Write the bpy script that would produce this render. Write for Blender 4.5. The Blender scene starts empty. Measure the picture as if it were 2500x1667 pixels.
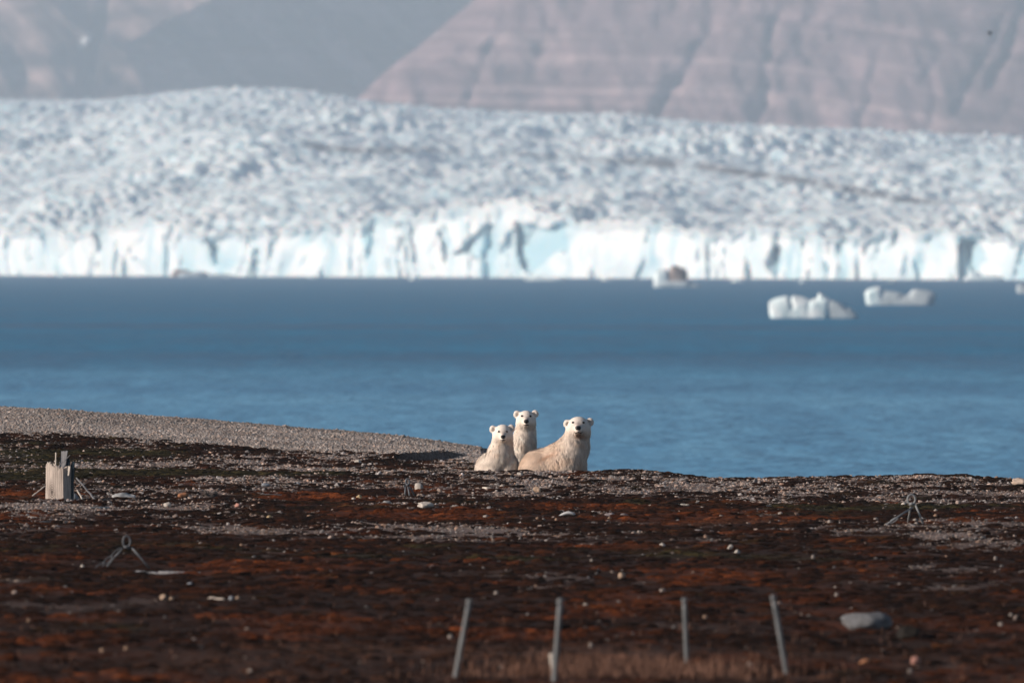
import bpy, math, random
import numpy as np
from mathutils import Matrix, Vector, Euler

SC = bpy.context.scene
COL = SC.collection
rng = np.random.default_rng(7)
random.seed(7)

# ------------------------------------------------------------------ camera
K = 36.0 / 500.0 / 2500.0            # radians per photo pixel
CAMZ = 6.0
PITCH = -(833.5 - 650.0) * K
ROLL = -0.0026
cam_d = bpy.data.cameras.new("camera")
cam = bpy.data.objects.new("camera", cam_d)
COL.objects.link(cam)
SC.camera = cam
cam_d.lens = 500.0
cam_d.sensor_width = 36.0
cam_d.clip_start = 1.0
cam_d.clip_end = 60000.0
RC = Matrix.Rotation(math.pi / 2 + PITCH, 4, 'X') @ Matrix.Rotation(-ROLL, 4, 'Z')
cam.matrix_world = Matrix.Translation((0, 0, CAMZ)) @ RC
cam_d.dof.use_dof = True
cam_d.dof.focus_distance = 192.5
cam_d.dof.aperture_fstop = 5.2
cam_d.dof.aperture_blades = 9

# ------------------------------------------------------------------ world and sun
SUN_EL = math.radians(18.0)
SUN_AZ = math.radians(73.0)          # to the left of straight behind the camera
to_sun = Vector((-math.sin(SUN_AZ) * math.cos(SUN_EL), -math.cos(SUN_AZ) * math.cos(SUN_EL), math.sin(SUN_EL)))
world = bpy.data.worlds.new("World")
SC.world = world
world.use_nodes = True
wn = world.node_tree
for n in list(wn.nodes):
    wn.nodes.remove(n)
sky = wn.nodes.new("ShaderNodeTexSky")
sky.sky_type = 'NISHITA'
sky.sun_disc = False
sky.sun_elevation = SUN_EL
sky.sun_rotation = math.atan2(to_sun.x, to_sun.y)
sky.air_density = 1.0
sky.dust_density = 0.4
sky.ozone_density = 2.0
bg = wn.nodes.new("ShaderNodeBackground")
bg.inputs['Strength'].default_value = 0.05
wo = wn.nodes.new("ShaderNodeOutputWorld")
wn.links.new(sky.outputs[0], bg.inputs['Color'])
wn.links.new(bg.outputs[0], wo.inputs['Surface'])

sun_d = bpy.data.lights.new("sun", 'SUN')
sun_d.energy = 5.0
sun_d.angle = math.radians(0.5)
sun_d.color = (1.0, 0.86, 0.73)
sun = bpy.data.objects.new("sun", sun_d)
COL.objects.link(sun)
sun.rotation_euler = to_sun.to_track_quat('Z', 'Y').to_euler()

SC.view_settings.view_transform = 'Standard'
SC.view_settings.look = 'None'
SC.view_settings.exposure = 0.43
SC.view_settings.gamma = 1.0
SC.view_settings.use_curve_mapping = False
SC.render.engine = 'CYCLES'
SC.cycles.use_denoising = True
SC.cycles.max_bounces = 6
SC.cycles.diffuse_bounces = 2
SC.cycles.glossy_bounces = 2
SC.cycles.transmission_bounces = 2
SC.cycles.volume_bounces = 1
SC.cycles.transparent_max_bounces = 4
SC.cycles.caustics_reflective = False
SC.cycles.caustics_refractive = False

# ------------------------------------------------------------------ pixel helpers
RCN = np.array(RC.to_3x3())

def ray(px, py):
    d = RCN @ np.array([(px - 1250.0) * K, -(py - 833.5) * K, -1.0])
    return d / d[1]                                  # unit forward distance

def P(px, py, Y):
    d = ray(px, py)
    return Vector((d[0] * Y, Y, CAMZ + d[2] * Y))

def proj(x, y, z):
    """world arrays -> photo pixel arrays"""
    q = np.stack([x, y, z - CAMZ], -1) @ RCN
    return 1250.0 + q[..., 0] / -q[..., 2] / K, 833.5 - q[..., 1] / -q[..., 2] / K

# ------------------------------------------------------------------ noise
def _hash(ix, iy, seed):
    h = (ix.astype(np.int64) * 374761393 + iy.astype(np.int64) * 668265263 + seed * 1274126177) & 0x7fffffff
    h = ((h ^ (h >> 13)) * 1103515245 + 12345) & 0x7fffffff
    h = ((h ^ (h >> 15)) * 2246822519) & 0x7fffffff
    return ((h ^ (h >> 11)) & 0xffffff) / float(0xffffff)

def vnoise(x, y, seed=0):
    ix = np.floor(x); iy = np.floor(y)
    fx = x - ix; fy = y - iy
    fx = fx * fx * fx * (fx * (fx * 6 - 15) + 10); fy = fy * fy * fy * (fy * (fy * 6 - 15) + 10)
    a = _hash(ix, iy, seed); b = _hash(ix + 1, iy, seed)
    c = _hash(ix, iy + 1, seed); d = _hash(ix + 1, iy + 1, seed)
    return (a + (b - a) * fx) * (1 - fy) + (c + (d - c) * fx) * fy

def fbm(x, y, seed=0, octs=4, gain=0.5):
    s = 0.0; a = 1.0; t = 0.0
    for o in range(octs):
        s = s + a * (vnoise(x + 17.3 * o, y - 9.1 * o, seed + o) * 2 - 1); t += a
        x = x * 2.03; y = y * 2.03; a *= gain
    return s / t

def worley(x, y, seed=0):
    ix = np.floor(x); iy = np.floor(y)
    f1 = np.full(x.shape, 9.0); f2 = np.full(x.shape, 9.0); cid = np.zeros(x.shape)
    for dx in (-1, 0, 1):
        for dy in (-1, 0, 1):
            cx = ix + dx; cy = iy + dy
            jx = cx + _hash(cx, cy, seed); jy = cy + _hash(cx, cy, seed + 91)
            d = np.hypot(x - jx, y - jy)
            h = _hash(cx, cy, seed + 53)
            new = d < f1
            f2 = np.where(new, f1, np.minimum(f2, d))
            cid = np.where(new, h, cid); f1 = np.where(new, d, f1)
    return f1, f2, cid

def sstep(a, b, x):
    t = np.clip((x - a) / (b - a), 0, 1)
    return t * t * (3 - 2 * t)

# ------------------------------------------------------------------ object helpers
def tag(o, label, cat, group=None, kind=None):
    o["label"] = label
    if cat: o["category"] = cat
    if group: o["group"] = group
    if kind: o["kind"] = kind
    return o

def mesh_obj(name, verts, faces, mat, parent=None, smooth=True, attrs=None):
    me = bpy.data.meshes.new(name)
    verts = np.asarray(verts, dtype=np.float32)
    if isinstance(faces, np.ndarray):
        n, k = faces.shape
        me.vertices.add(len(verts)); me.vertices.foreach_set("co", verts.ravel())
        me.loops.add(n * k); me.loops.foreach_set("vertex_index", faces.astype(np.int32).ravel())
        me.polygons.add(n)
        me.polygons.foreach_set("loop_start", np.arange(0, n * k, k, dtype=np.int32))
        me.update(calc_edges=True)
    else:
        me.from_pydata(verts.tolist(), [], faces)
    if attrs:
        for an, av in attrs.items():
            av = np.asarray(av, dtype=np.float32)
            if av.ndim == 1:
                a = me.attributes.new(an, 'FLOAT', 'POINT'); a.data.foreach_set("value", av)
            else:
                a = me.attributes.new(an, 'FLOAT_COLOR', 'POINT')
                a.data.foreach_set("color", np.concatenate([av, np.ones((len(av), 1), np.float32)], 1).ravel())
    me.validate()
    if smooth:
        me.polygons.foreach_set("use_smooth", np.ones(len(me.polygons), dtype=bool))
    if mat: me.materials.append(mat)
    o = bpy.data.objects.new(name, me)
    COL.objects.link(o)
    if parent is not None: o.parent = parent
    return o

def empty(name, loc):
    o = bpy.data.objects.new(name, None)
    o.empty_display_size = 0.2
    COL.objects.link(o); o.location = loc
    return o

def grid_faces(nu, nv):
    """vertices laid out [u, v] with index u*nv+v"""
    i = np.arange(nu * nv).reshape(nu, nv)
    return np.stack([i[:-1, :-1], i[1:, :-1], i[1:, 1:], i[:-1, 1:]], -1).reshape(-1, 4)

class Mat:
    def __init__(self, name, rough=0.9, spec=0.2):
        self.m = bpy.data.materials.new(name); self.m.use_nodes = True
        self.t = self.m.node_tree; self.b = self.t.nodes['Principled BSDF']
        self.b.inputs['Roughness'].default_value = rough
        self.b.inputs['Specular IOR Level'].default_value = spec
    def n(self, typ, **kw):
        nd = self.t.nodes.new(typ)
        for k, v in kw.items():
            if k.startswith('i_'):
                nd.inputs[k[2:].replace('_', ' ')].default_value = v
            else: setattr(nd, k, v)
        return nd
    def l(self, a, b): self.t.links.new(a, b)
    def ramp(self, fac, stops):
        r = self.n('ShaderNodeValToRGB')
        cr = r.color_ramp
        while len(cr.elements) < len(stops): cr.elements.new(0.5)
        for e, (p, c) in zip(cr.elements, stops):
            e.position = p; e.color = (*c, 1)
        self.l(fac, r.inputs[0]); return r.outputs[0]
    def mix(self, fac, a, b, mode='MIX'):
        m = self.n('ShaderNodeMix', data_type='RGBA', blend_type=mode)
        for sock, v in ((m.inputs[0], fac), (m.inputs[6], a), (m.inputs[7], b)):
            if hasattr(v, 'is_linked'): self.l(v, sock)
            elif isinstance(v, tuple): sock.default_value = (*v, 1)
            else: sock.default_value = v
        return m.outputs[2]
    def noise(self, scale, detail=4, coord=None, rough=0.55, vec_scale=None):
        if coord is None:
            coord = self.n('ShaderNodeTexCoord').outputs['Object']
        if vec_scale:
            mp = self.n('ShaderNodeMapping'); mp.inputs['Scale'].default_value = vec_scale
            self.l(coord, mp.inputs[0]); coord = mp.outputs[0]
        t = self.n('ShaderNodeTexNoise'); t.inputs['Scale'].default_value = scale
        t.inputs['Detail'].default_value = detail; t.inputs['Roughness'].default_value = rough
        self.l(coord, t.inputs['Vector']); return t.outputs[0]
    def attr(self, name, typ='GEOMETRY'):
        a = self.n('ShaderNodeAttribute', attribute_name=name); a.attribute_type = typ
        return a
    def color(self, c):
        if isinstance(c, tuple): self.b.inputs['Base Color'].default_value = (*c, 1)
        else: self.l(c, self.b.inputs['Base Color'])
        return self
    def bump(self, h, strength=0.5, dist=0.01):
        b = self.n('ShaderNodeBump'); b.inputs['Strength'].default_value = strength
        b.inputs['Distance'].default_value = dist
        self.l(h, b.inputs['Height']); self.l(b.outputs[0], self.b.inputs['Normal']); return self

# ================================================================== THE LAND
SKYX = np.array([-4000, 0, 1100, 1200, 1430, 1500, 1580, 1640, 1700, 1800, 1900, 2000, 2150, 2250, 2350, 2420, 2500, 4000.])
SKYY = np.array([1150, 1150, 1150, 1152, 1153, 1150, 1148, 1155, 1162, 1168, 1165, 1163, 1160, 1155, 1157, 1163, 1166, 1170.])
BKX = np.array([-4000, 0, 200, 400, 640, 900, 1000, 1100, 1165, 1230, 4000.])
BKY = np.array([960, 1000, 1010, 1022, 1040, 1060, 1070, 1083, 1092, 1100, 1100.])

def land(x, Y, fine=True):
    px = 1250 + x / (K * np.maximum(Y, 60))
    zc = CAMZ - (np.interp(px, SKYX, SKYY) - 650) * K * 191.0 - (px - 1250) * -ROLL * K * 191.0
    flat = 3.06 + 0.0008 * (Y - 100)
    t = sstep(176, 191, Y)
    z = flat * (1 - t) + zc * t
    # left gravel bank beyond the crest
    zb = CAMZ - (np.interp(px, BKX, BKY) - 650) * K * 215.0 - (px - 1250) * -ROLL * K * 215.0
    zl = zc + (zb - zc) * np.clip((Y - 191) / 24.0, 0, 1) ** 0.9
    zl = np.where(Y > 215, zb - (Y - 215) ** 1.3 * 0.05, zl)
    # right: drops to the water behind the crest
    d = np.clip(Y - 191.6, 0, None)
    zr = zc - 0.47 * sstep(191.6, 193.6, Y) - np.clip(Y - 195.5, 0, None) ** 1.15 * 0.075
    e0 = np.interp(Y, [193, 199], [1135, 1192])
    f = sstep(0, 60, px - e0)
    zz = zl * (1 - f) + zr * f
    z = np.where(Y > 191, zz, z)
    # low eroded step near the end of the gravel bank, its face turned away from the sun
    ys = 198.5 + 5.5 * (px - 940) / 190 + 1.2 * fbm(x * 2.2, x * 0 + .7, 5, 3)
    wn_ = .8 * sstep(940, 1000, px) * (1 - sstep(1085, 1150, px)) * (Y > 191)
    dlt = np.where(Y < ys, -.10 * np.exp(-(ys - Y) / 2.2), .085 * np.exp(-np.clip(Y - ys, 0, None) / 4.0))
    z = z + wn_ * dlt * sstep(192, 195, Y)
    if fine:
        amp = 0.35 + 0.65 * (1 - sstep(185, 192, Y)) 
        hum = 0.030 * fbm(x * 0.9, Y * 0.5, 11, 4) * amp + 0.022 * fbm(x * 3.1, Y * 2.2, 12, 3) * amp
        hum += 0.05 * fbm(x * 0.22, Y * 0.12, 13, 2) * (1 - sstep(180, 190, Y))
        w = worley(x * 2.6, Y * 1.8, 21)
        hum += 0.018 * (w[1] - w[0]) * amp * (1 - bank_mask(x, Y))
        z = z + hum
    z = np.maximum(z, -1.5)
    return z

GEX = np.array([-4000, 0, 150, 300, 460, 640, 760, 900, 1000, 1170, 1200, 4000.])
GEY = np.array([1052, 1052, 1056, 1066, 1078, 1092, 1096, 1104, 1112, 1128, 900, 900.])
def bank_mask(x, Y):
    px = 1250 + x / (K * np.maximum(Y, 60))
    z = land(x, Y, False)
    ppx, ppy = proj(x, Y, z)
    e = np.interp(ppx, GEX, GEY)
    n = 9 * fbm(x * 0.7, Y * 0.35, 31, 3)
    return np.where(Y > 191, 1 - sstep(-7, 6, ppy - e + n), 0.0)

def land1(x, Y):
    return float(land(np.array([x]), np.array([Y]))[0])

def ground_at(px, py):
    """walk the pixel's ray to where it meets the land"""
    d = ray(px, py)
    Ys = np.arange(90, 225, 0.05)
    zs = land(d[0] * Ys, Ys); zr = CAMZ + d[2] * Ys
    hit = np.nonzero(zs >= zr)[0]
    i = hit[0] if len(hit) else len(Ys) - 1
    return Vector((d[0] * Ys[i], Ys[i], zs[i]))

# painted patches of ground cover, (px, py, rx, ry, gravel, rust, green, pale)
PATCH = [
    (120, 1243, 240, 14, .95, 0, 0, 0), (420, 1240, 200, 14, .7, .1, 0, 0), (560, 1292, 260, 22, .65, 0, 0, 0),
    (60, 1330, 160, 16, .6, 0, 0, 0), (1060, 1292, 260, 16, .85, 0, 0, 0), (1380, 1302, 180, 14, .6, 0, 0, 0),
    (2330, 1320, 180, 30, .8, 0, 0, 0), (2050, 1300, 180, 12, .6, 0, 0, 0), (2290, 1385, 130, 14, .6, 0, 0, 0),
    (1750, 1276, 260, 15, .1, .75, 0, .5), (1380, 1240, 220, 12, .1, .95, 0, 0), (1090, 1200, 160, 10, .1, .95, 0, 0),
    (760, 1213, 170, 9, .15, .8, 0, 0), (1060, 1262, 200, 8, .05, .9, 0, 0), (60, 1212, 130, 10, .1, .8, .1, 0),
    (400, 1160, 560, 14, .08, .15, .9, 0), (150, 1110, 300, 22, .22, .1, .7, 0), (1900, 1190, 300, 8, .2, .1, .6, 0),
    (2150, 1240, 260, 9, .1, .2, .8, 0), (1620, 1228, 200, 10, .2, .3, .4, 0), (990, 1180, 240, 9, .2, .2, .5, 0),
    (1700, 1190, 700, 26, .72, 0, .1, 0), (700, 1175, 300, 8, .6, .1, 0, 0), (850, 1130, 330, 22, .62, .1, .1, 0),
    (300, 1340, 700, 18, .15, .25, .3, 0), (1400, 1352, 900, 18, .12, .2, .4, 0), (300, 1400, 600, 14, .05, .5, 0, 0),
    (700, 1448, 400, 10, .08, .45, 0, 0), (1700, 1405, 900, 16, .2, .45, 0, 0), (1380, 1420, 300, 8, .5, 0, 0, 0),
    (150, 1490, 260, 16, .35, 0, .1, 0), (1320, 1440, 140, 7, .55, .1, 0, 0), (2300, 1435, 240, 18, .35, .2, 0, 0),
    (500, 1520, 420, 12, 0, .6, 0, 0), (1650, 1515, 260, 8, .4, .1, 0, 0), (2200, 1500, 400, 20, 0, .4, .1, 0),
    (1300, 1610, 1000, 40, 0, .3, 0, .6), (500, 1620, 700, 30, 0, .3, 0, .45), (2300, 1620, 400, 40, 0, .3, .15, .2),
]

def cover(x, Y):
    z = land(x, Y, False)
    px, py = proj(x, Y, z)
    g = np.interp(py, [1090, 1150, 1200, 1260, 1310, 1350, 1440, 1540, 1667], [.5, .62, .42, .3, .27, .10, .08, .03, 0])
    ru = np.interp(py, [1090, 1180, 1230, 1400, 1667], [.1, .15, .36, .36, .42])
    gr = np.interp(py, [1090, 1150, 1250, 1400, 1667], [.3, .3, .2, .1, .1])
    pa = np.interp(py, [1090, 1560, 1667], [0, 0, .3])
    wpx = px + 90 * fbm(x * .5, Y * .25, 41, 3); wpy = py + 9 * fbm(x * .6, Y * .4, 42, 3)
    for (cx, cy, rx, ry, a, b, c, d) in PATCH:
        w = np.exp(-(((wpx - cx) / rx) ** 2 + ((wpy - cy) / ry) ** 2) ** 1.5)
        g = g + (a - g) * w; ru = ru + (b - ru) * w; gr = gr + (c - gr) * w; pa = pa + (d - pa) * w
    n1 = fbm(x * 1.3, Y * .55, 43, 4); n2 = fbm(x * 1.1, Y * .5, 44, 4); n3 = fbm(x * 1.2, Y * .6, 45, 4)
    g = sstep(.22, .95, g + .5 * n1)
    ru = sstep(.3, .75, ru + .6 * n2); gr = sstep(.3, .75, gr + .6 * n3); pa = sstep(.2, .8, pa + .35 * n1)
    bk = bank_mask(x, Y)
    g = np.maximum(g, bk)
    g = np.where((Y > 192) & (x > -0.6), np.maximum(g, .8), g)
    return g, ru, gr, pa, bk

def spaced(breaks):
    out = []
    for a, b, s in breaks:
        out.append(np.arange(a, b, s))
    return np.concatenate(out + [[breaks[-1][1]]])

gx = spaced([(-160, -40, 8), (-40, -11, 1.2), (-11, 11, 0.07), (11, 40, 1.2), (40, 160, 8)])
gy = spaced([(-80, 60, 5), (60, 96, 1.2), (96, 206, 0.11), (206, 222, 0.25), (222, 262, 2)])
X2, Y2 = np.meshgrid(gx, gy, indexing='ij')
Z2 = land(X2.ravel(), Y2.ravel())
cg, cr_, cgr, cp, cbk = cover(X2.ravel(), Y2.ravel())
m = Mat("tundra_soil", 0.95, 0.1)
geo = m.n('ShaderNodeNewGeometry').outputs['Position']
n_f = m.noise(9, 6, geo, .65); n_m = m.noise(1.7, 4, geo)
base = m.ramp(n_f, [(.25, (.006, .0024, .0012)), (.6, (.030, .0100, .0042)), (.85, (.095, .036, .018))])
rust = m.ramp(n_f, [(.25, (.020, .006, .002)), (.6, (.095, .024, .007)), (.85, (.19, .058, .020))])
green = m.ramp(n_f, [(.25, (.009, .007, .003)), (.6, (.032, .025, .010)), (.85, (.08, .06, .03))])
pale = m.ramp(n_f, [(.25, (.03, .014, .009)), (.6, (.085, .040, .026)), (.85, (.17, .095, .07))])
n_p = m.noise(38, 3, geo, .7)
grav = m.ramp(n_p, [(.25, (.040, .027, .023)), (.5, (.17, .125, .112)), (.75, (.36, .29, .265))])
c = m.mix(m.attr("rust").outputs['Fac'], base, rust)
c = m.mix(m.attr("green").outputs['Fac'], c, green)
c = m.mix(m.attr("pale").outputs['Fac'], c, pale)
c = m.mix(m.attr("gravel").outputs['Fac'], c, grav)
m.color(c).bump(n_f, .7, 0.03)
ground = mesh_obj("ground", np.stack([X2.ravel(), Y2.ravel(), Z2], 1), grid_faces(len(gx), len(gy)), m.m,
                  attrs=dict(gravel=cg, rust=cr_, green=cgr, pale=cp))
tag(ground, "dark brown tundra with rust moss rising to a pale gravel bank", "ground", kind="structure")

# ---- scatter (geometry nodes instances on points)
def scatter(name, pts, scl, rot, tone, mat, label, cat, parent=None, variants=4, sub=2, rough=0.45, flat=1.0, seed=0):
    n = len(pts)
    me = bpy.data.meshes.new(name)
    me.vertices.add(n); me.vertices.foreach_set("co", np.asarray(pts, np.float32).ravel())
    for an, av in (("scl", scl), ("rot", rot)):
        a = me.attributes.new(an, 'FLOAT_VECTOR', 'POINT'); a.data.foreach_set("vector", np.asarray(av, np.float32).ravel())
    a = me.attributes.new("tone", 'FLOAT_COLOR', 'POINT')
    a.data.foreach_set("color", np.concatenate([np.asarray(tone, np.float32), np.ones((n, 1), np.float32)], 1).ravel())
    a = me.attributes.new("pick", 'INT', 'POINT'); a.data.foreach_set("value", rng.integers(0, variants, n).astype(np.int32))
    o = bpy.data.objects.new(name, me); COL.objects.link(o)
    ng = bpy.data.node_groups.new(name, 'GeometryNodeTree')
    ng.interface.new_socket("Geometry", in_out='INPUT', socket_type='NodeSocketGeometry')
    ng.interface.new_socket("Geometry", in_out='OUTPUT', socket_type='NodeSocketGeometry')
    N = ng.nodes.new; L = ng.links.new
    gi = N('NodeGroupInput'); go = N('NodeGroupOutput')
    join = N('GeometryNodeJoinGeometry')
    for v in range(variants):
        ico = N('GeometryNodeMeshIcoSphere'); ico.inputs['Radius'].default_value = 0.5; ico.inputs['Subdivisions'].default_value = sub
        sp = N('GeometryNodeSetPosition')
        pos = N('GeometryNodeInputPosition')
        nz = N('ShaderNodeTexNoise'); nz.noise_dimensions = '4D'; nz.inputs['W'].default_value = 3.7 * v + seed
        nz.inputs['Scale'].default_value = 1.6; nz.inputs['Detail'].default_value = 2
        L(pos.outputs[0], nz.inputs['Vector'])
        sub_ = N('ShaderNodeVectorMath'); sub_.operation = 'SUBTRACT'; sub_.inputs[1].default_value = (.5, .5, .5)
        L(nz.outputs['Color'], sub_.inputs[0])
        mul = N('ShaderNodeVectorMath'); mul.operation = 'MULTIPLY'; mul.inputs[1].default_value = (2 * rough,) * 3
        L(sub_.outputs[0], mul.inputs[0])
        L(ico.outputs[0], sp.inputs['Geometry']); L(mul.outputs[0], sp.inputs['Offset'])
        sm = N('GeometryNodeSetMaterial'); sm.inputs['Material'].default_value = mat
        L(sp.outputs[0], sm.inputs[0])
        gti = N('GeometryNodeGeometryToInstance'); L(sm.outputs[0], gti.inputs[0])
        L(gti.outputs[0], join.inputs[0])
    iop = N('GeometryNodeInstanceOnPoints')
    L(gi.outputs[0], iop.inputs['Points']); L(join.outputs[0], iop.inputs['Instance'])
    iop.inputs['Pick Instance'].default_value = True
    def named(nm, dt):
        a = N('GeometryNodeInputNamedAttribute'); a.data_type = dt; a.inputs['Name'].default_value = nm
        return a.outputs['Attribute']
    L(named("pick", 'INT'), iop.inputs['Instance Index'])
    e2r = N('FunctionNodeEulerToRotation'); L(named("rot", 'FLOAT_VECTOR'), e2r.inputs[0])
    L(e2r.outputs[0], iop.inputs['Rotation'])
    L(named("scl", 'FLOAT_VECTOR'), iop.inputs['Scale'])
    L(iop.outputs[0], go.inputs[0])
    md = o.modifiers.new("scatter", 'NODES'); md.node_group = ng
    me.materials.append(mat)
    tag(o, label, cat, kind="stuff")
    return o

def stone_mat(name, inst=True, col=None):
    m = Mat(name, 0.85, 0.25)
    nz = m.noise(6 if inst else 14, 5)
    v = m.ramp(nz, [(.3, (.55, .54, .53)), (.7, (1.15, 1.14, 1.12))])
    base = m.attr("tone", 'INSTANCER').outputs['Color'] if inst else col
    m.color(m.mix(1.0, base, v, 'MULTIPLY'))
    m.bump(nz, 0.4, 0.01)
    return m.m

M_PEB = stone_mat("pebble_stone")
def pebble_tones(n):
    v = np.clip(rng.lognormal(math.log(.26), .38, n), .04, .7)
    hue = rng.random((n, 1))
    warm = np.array([1.0, .86, .80]); cool = np.array([.93, .95, 1.0]); rusty = np.array([1.0, .72, .58])
    c = np.where(hue < .5, warm, np.where(hue < .85, cool, rusty))
    return v[:, None] * c

def rand_ground(n, y0, y1, half=lambda Y: 0.036 * Y + 1.6):
    Y = np.sqrt(rng.random(n) * (y1 ** 2 - y0 ** 2) + y0 ** 2)
    x = (rng.random(n) * 2 - 1) * half(Y)
    return x, Y

# pale gravel of the bank
x, Y = rand_ground(640000, 190, 219)
bm = bank_mask(x, Y)
k = (rng.random(len(x)) < bm) & (x < 0.4)
x, Y = x[k], Y[k]
s = np.clip(rng.lognormal(math.log(.0185), .38, len(x)), .010, .075)
z = land(x, Y) + s * .10
scl = np.stack([s * (1 + .5 * rng.random(len(x))), s * (.8 + .5 * rng.random(len(x))), s * (.5 + .35 * rng.random(len(x)))], 1)
rot = np.stack([rng.normal(0, .4, len(x)), rng.normal(0, .4, len(x)), rng.random(len(x)) * 6.28], 1)
t = (pebble_tones(len(x)) * .7 + .12) * np.array([1.08, 1.0, .96]) * (.78 + .42 * vnoise(x * .35 + 2, Y * .5, 35) + .1 * fbm(x * 1.5, Y * 1.2, 36, 2))[:, None]
scatter("gravel", np.stack([x, Y, z], 1), scl, rot, t, M_PEB, "pale grey gravel covering the low bank by the water", "gravel")
# stones over the tundra, thick where the ground is gravelly
x, Y = rand_ground(620000, 94, 208)
g, ru, gr, pa, bk = cover(x, Y)
fgd = np.interp(Y, [100, 125, 150, 172, 182], [.06, .15, .5, .9, 1.3])
k = (rng.random(len(x)) < np.clip(g * .62 * fgd + .005, 0, 1) * (1 - bk)) & ((Y < 196) | (x < .2))
x, Y = x[k], Y[k]
s = np.clip(rng.lognormal(math.log(.0165), .46, len(x)), .008, .055)
z = land(x, Y) + s * .12
scl = np.stack([s * (1 + .6 * rng.random(len(x))), s * (.8 + .5 * rng.random(len(x))), s * (.4 + .35 * rng.random(len(x)))], 1)
rot = np.stack([rng.normal(0, .4, len(x)), rng.normal(0, .4, len(x)), rng.random(len(x)) * 6.28], 1)
t = pebble_tones(len(x)) * np.interp(Y, [100, 150, 178], [.5, .75, 1.15])[:, None] * np.array([1.0, .91, .87])
scatter("pebbles", np.stack([x, Y, z], 1), scl, rot, t, M_PEB, "small grey and tan pebbles strewn through the dark moss", "pebbles", seed=9)
# moss cushions
mm = Mat("moss", 1.0, 0.05)
nz = mm.noise(9, 5)
mm.color(mm.mix(1.0, mm.attr("tone", 'INSTANCER').outputs['Color'], mm.ramp(nz, [(.3, (.35, .33, .3)), (.7, (1.5, 1.5, 1.5))]), 'MULTIPLY'))
mm.bump(nz, 1.0, 0.03)
x, Y = rand_ground(210000, 94, 206)
g, ru, gr, pa, bk = cover(x, Y)
k = rng.random(len(x)) < np.interp(Y, [98, 130, 165], [.35, .6, 1]) * (1 - g) * (.35 + .65 * sstep(-.2, .3, fbm(x * .8, Y * .5, 77, 3))) * (1 - bk)
x, Y, ru, gr, pa = x[k], Y[k], ru[k], gr[k], pa[k]
s = np.clip(rng.lognormal(math.log(.075), .5, len(x)), .025, .30)
z = land(x, Y) - s * .05
hgt = np.clip(s * (.14 + .15 * rng.random(len(x))), .010, .045)
scl = np.stack([s * (1 + .6 * rng.random(len(x))), s, hgt * 1.6], 1)
rot = np.stack([rng.normal(0, .08, len(x)), rng.normal(0, .08, len(x)), rng.random(len(x)) * 6.28], 1)
v = np.clip(rng.lognormal(0, .45, len(x)), .35, 2.5)[:, None]
t = np.array([.022, .0080, .0036]) * np.ones((len(x), 1))
t = t + (np.array([.092, .024, .0065]) - t) * ru[:, None]
t = t + (np.array([.030, .024, .0095]) - t) * gr[:, None]
t = t + (np.array([.085, .042, .028]) - t) * pa[:, None]
scatter("moss", np.stack([x, Y, z], 1), scl, rot, t * v, mm.m, "low rust and olive moss cushions over the dark tundra", "moss", sub=3, rough=.4, seed=4)

# ================================================================== WATER
wm = Mat("sea_water", 0.18, 0.22)
wm.b.inputs['IOR'].default_value = 1.25
geo = wm.n('ShaderNodeNewGeometry').outputs['Position']
n1 = wm.noise(.45, 3, geo, .6, (1, .55, 1)); n2 = wm.noise(.035, 3, geo, .6, (1, .5, 1)); n3 = wm.noise(.55, 5, geo, .68, (1, .05, 1)); n4 = wm.noise(.006, 2, geo, .5, (.12, 1, 1)); n5 = wm.noise(.22, 5, geo, .7, (1, .03, 1))
mx_ = wm.n('ShaderNodeMath', operation='MULTIPLY_ADD'); mx_.inputs[1].default_value = .45; wm.l(n4, mx_.inputs[0])
my_ = wm.n('ShaderNodeMath', operation='MULTIPLY'); my_.inputs[1].default_value = .55
m5 = wm.n('ShaderNodeMix', data_type='FLOAT'); m5.inputs[0].default_value = .5; wm.l(n3, m5.inputs[2]); wm.l(n5, m5.inputs[3]); wm.l(m5.outputs[0], my_.inputs[0]); wm.l(my_.outputs[0], mx_.inputs[2]); n3 = mx_.outputs[0]
sp = wm.n('ShaderNodeSeparateXYZ'); wm.l(geo, sp.inputs[0])
wl = wm.n('ShaderNodeMath', operation='MULTIPLY_ADD'); wl.inputs[1].default_value = 420; wl.inputs[2].default_value = -210
wm.l(wm.noise(.010, 3, geo, .6, (1, .4, 1)), wl.inputs[0])
wa = wm.n('ShaderNodeMath', operation='ADD'); wm.l(sp.outputs['Y'], wa.inputs[0]); wm.l(wl.outputs[0], wa.inputs[1])
wr = wm.n('ShaderNodeMapRange', interpolation_type='SMOOTHSTEP'); wr.inputs['From Min'].default_value = 560; wr.inputs['From Max'].default_value = 1060
wm.l(wa.outputs[0], wr.inputs[0])
near_c = wm.ramp(n3, [(.37, (.035, .195, .385)), (.63, (.175, .415, .620))])  # brighter sky reflection of the near water put into its base colour
far_c = wm.ramp(n3, [(.38, (.0, .074, .185)), (.62, (.014, .195, .360))])  # darker sky reflection of wind-ruffled water put into its base colour
wm.color(wm.mix(wr.outputs[0], near_c, far_c))
ad = wm.n('ShaderNodeMath', operation='MULTIPLY_ADD'); ad.inputs[1].default_value = 2.5
wm.l(n2, ad.inputs[0]); wm.l(n1, ad.inputs[2])
rr = wm.n('ShaderNodeMapRange'); rr.inputs['From Min'].default_value = .3; rr.inputs['From Max'].default_value = .7
rr.inputs['To Min'].default_value = .30; rr.inputs['To Max'].default_value = .5
wm.l(n3, rr.inputs[0]); wm.l(rr.outputs[0], wm.b.inputs['Roughness'])
wm.bump(ad.outputs[0], 1.0, .55)
sxs = np.linspace(-3000, 3000, 13); sys_ = np.linspace(-900, 15800, 20)
A, B = np.meshgrid(sxs, sys_, indexing='ij')
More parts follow.
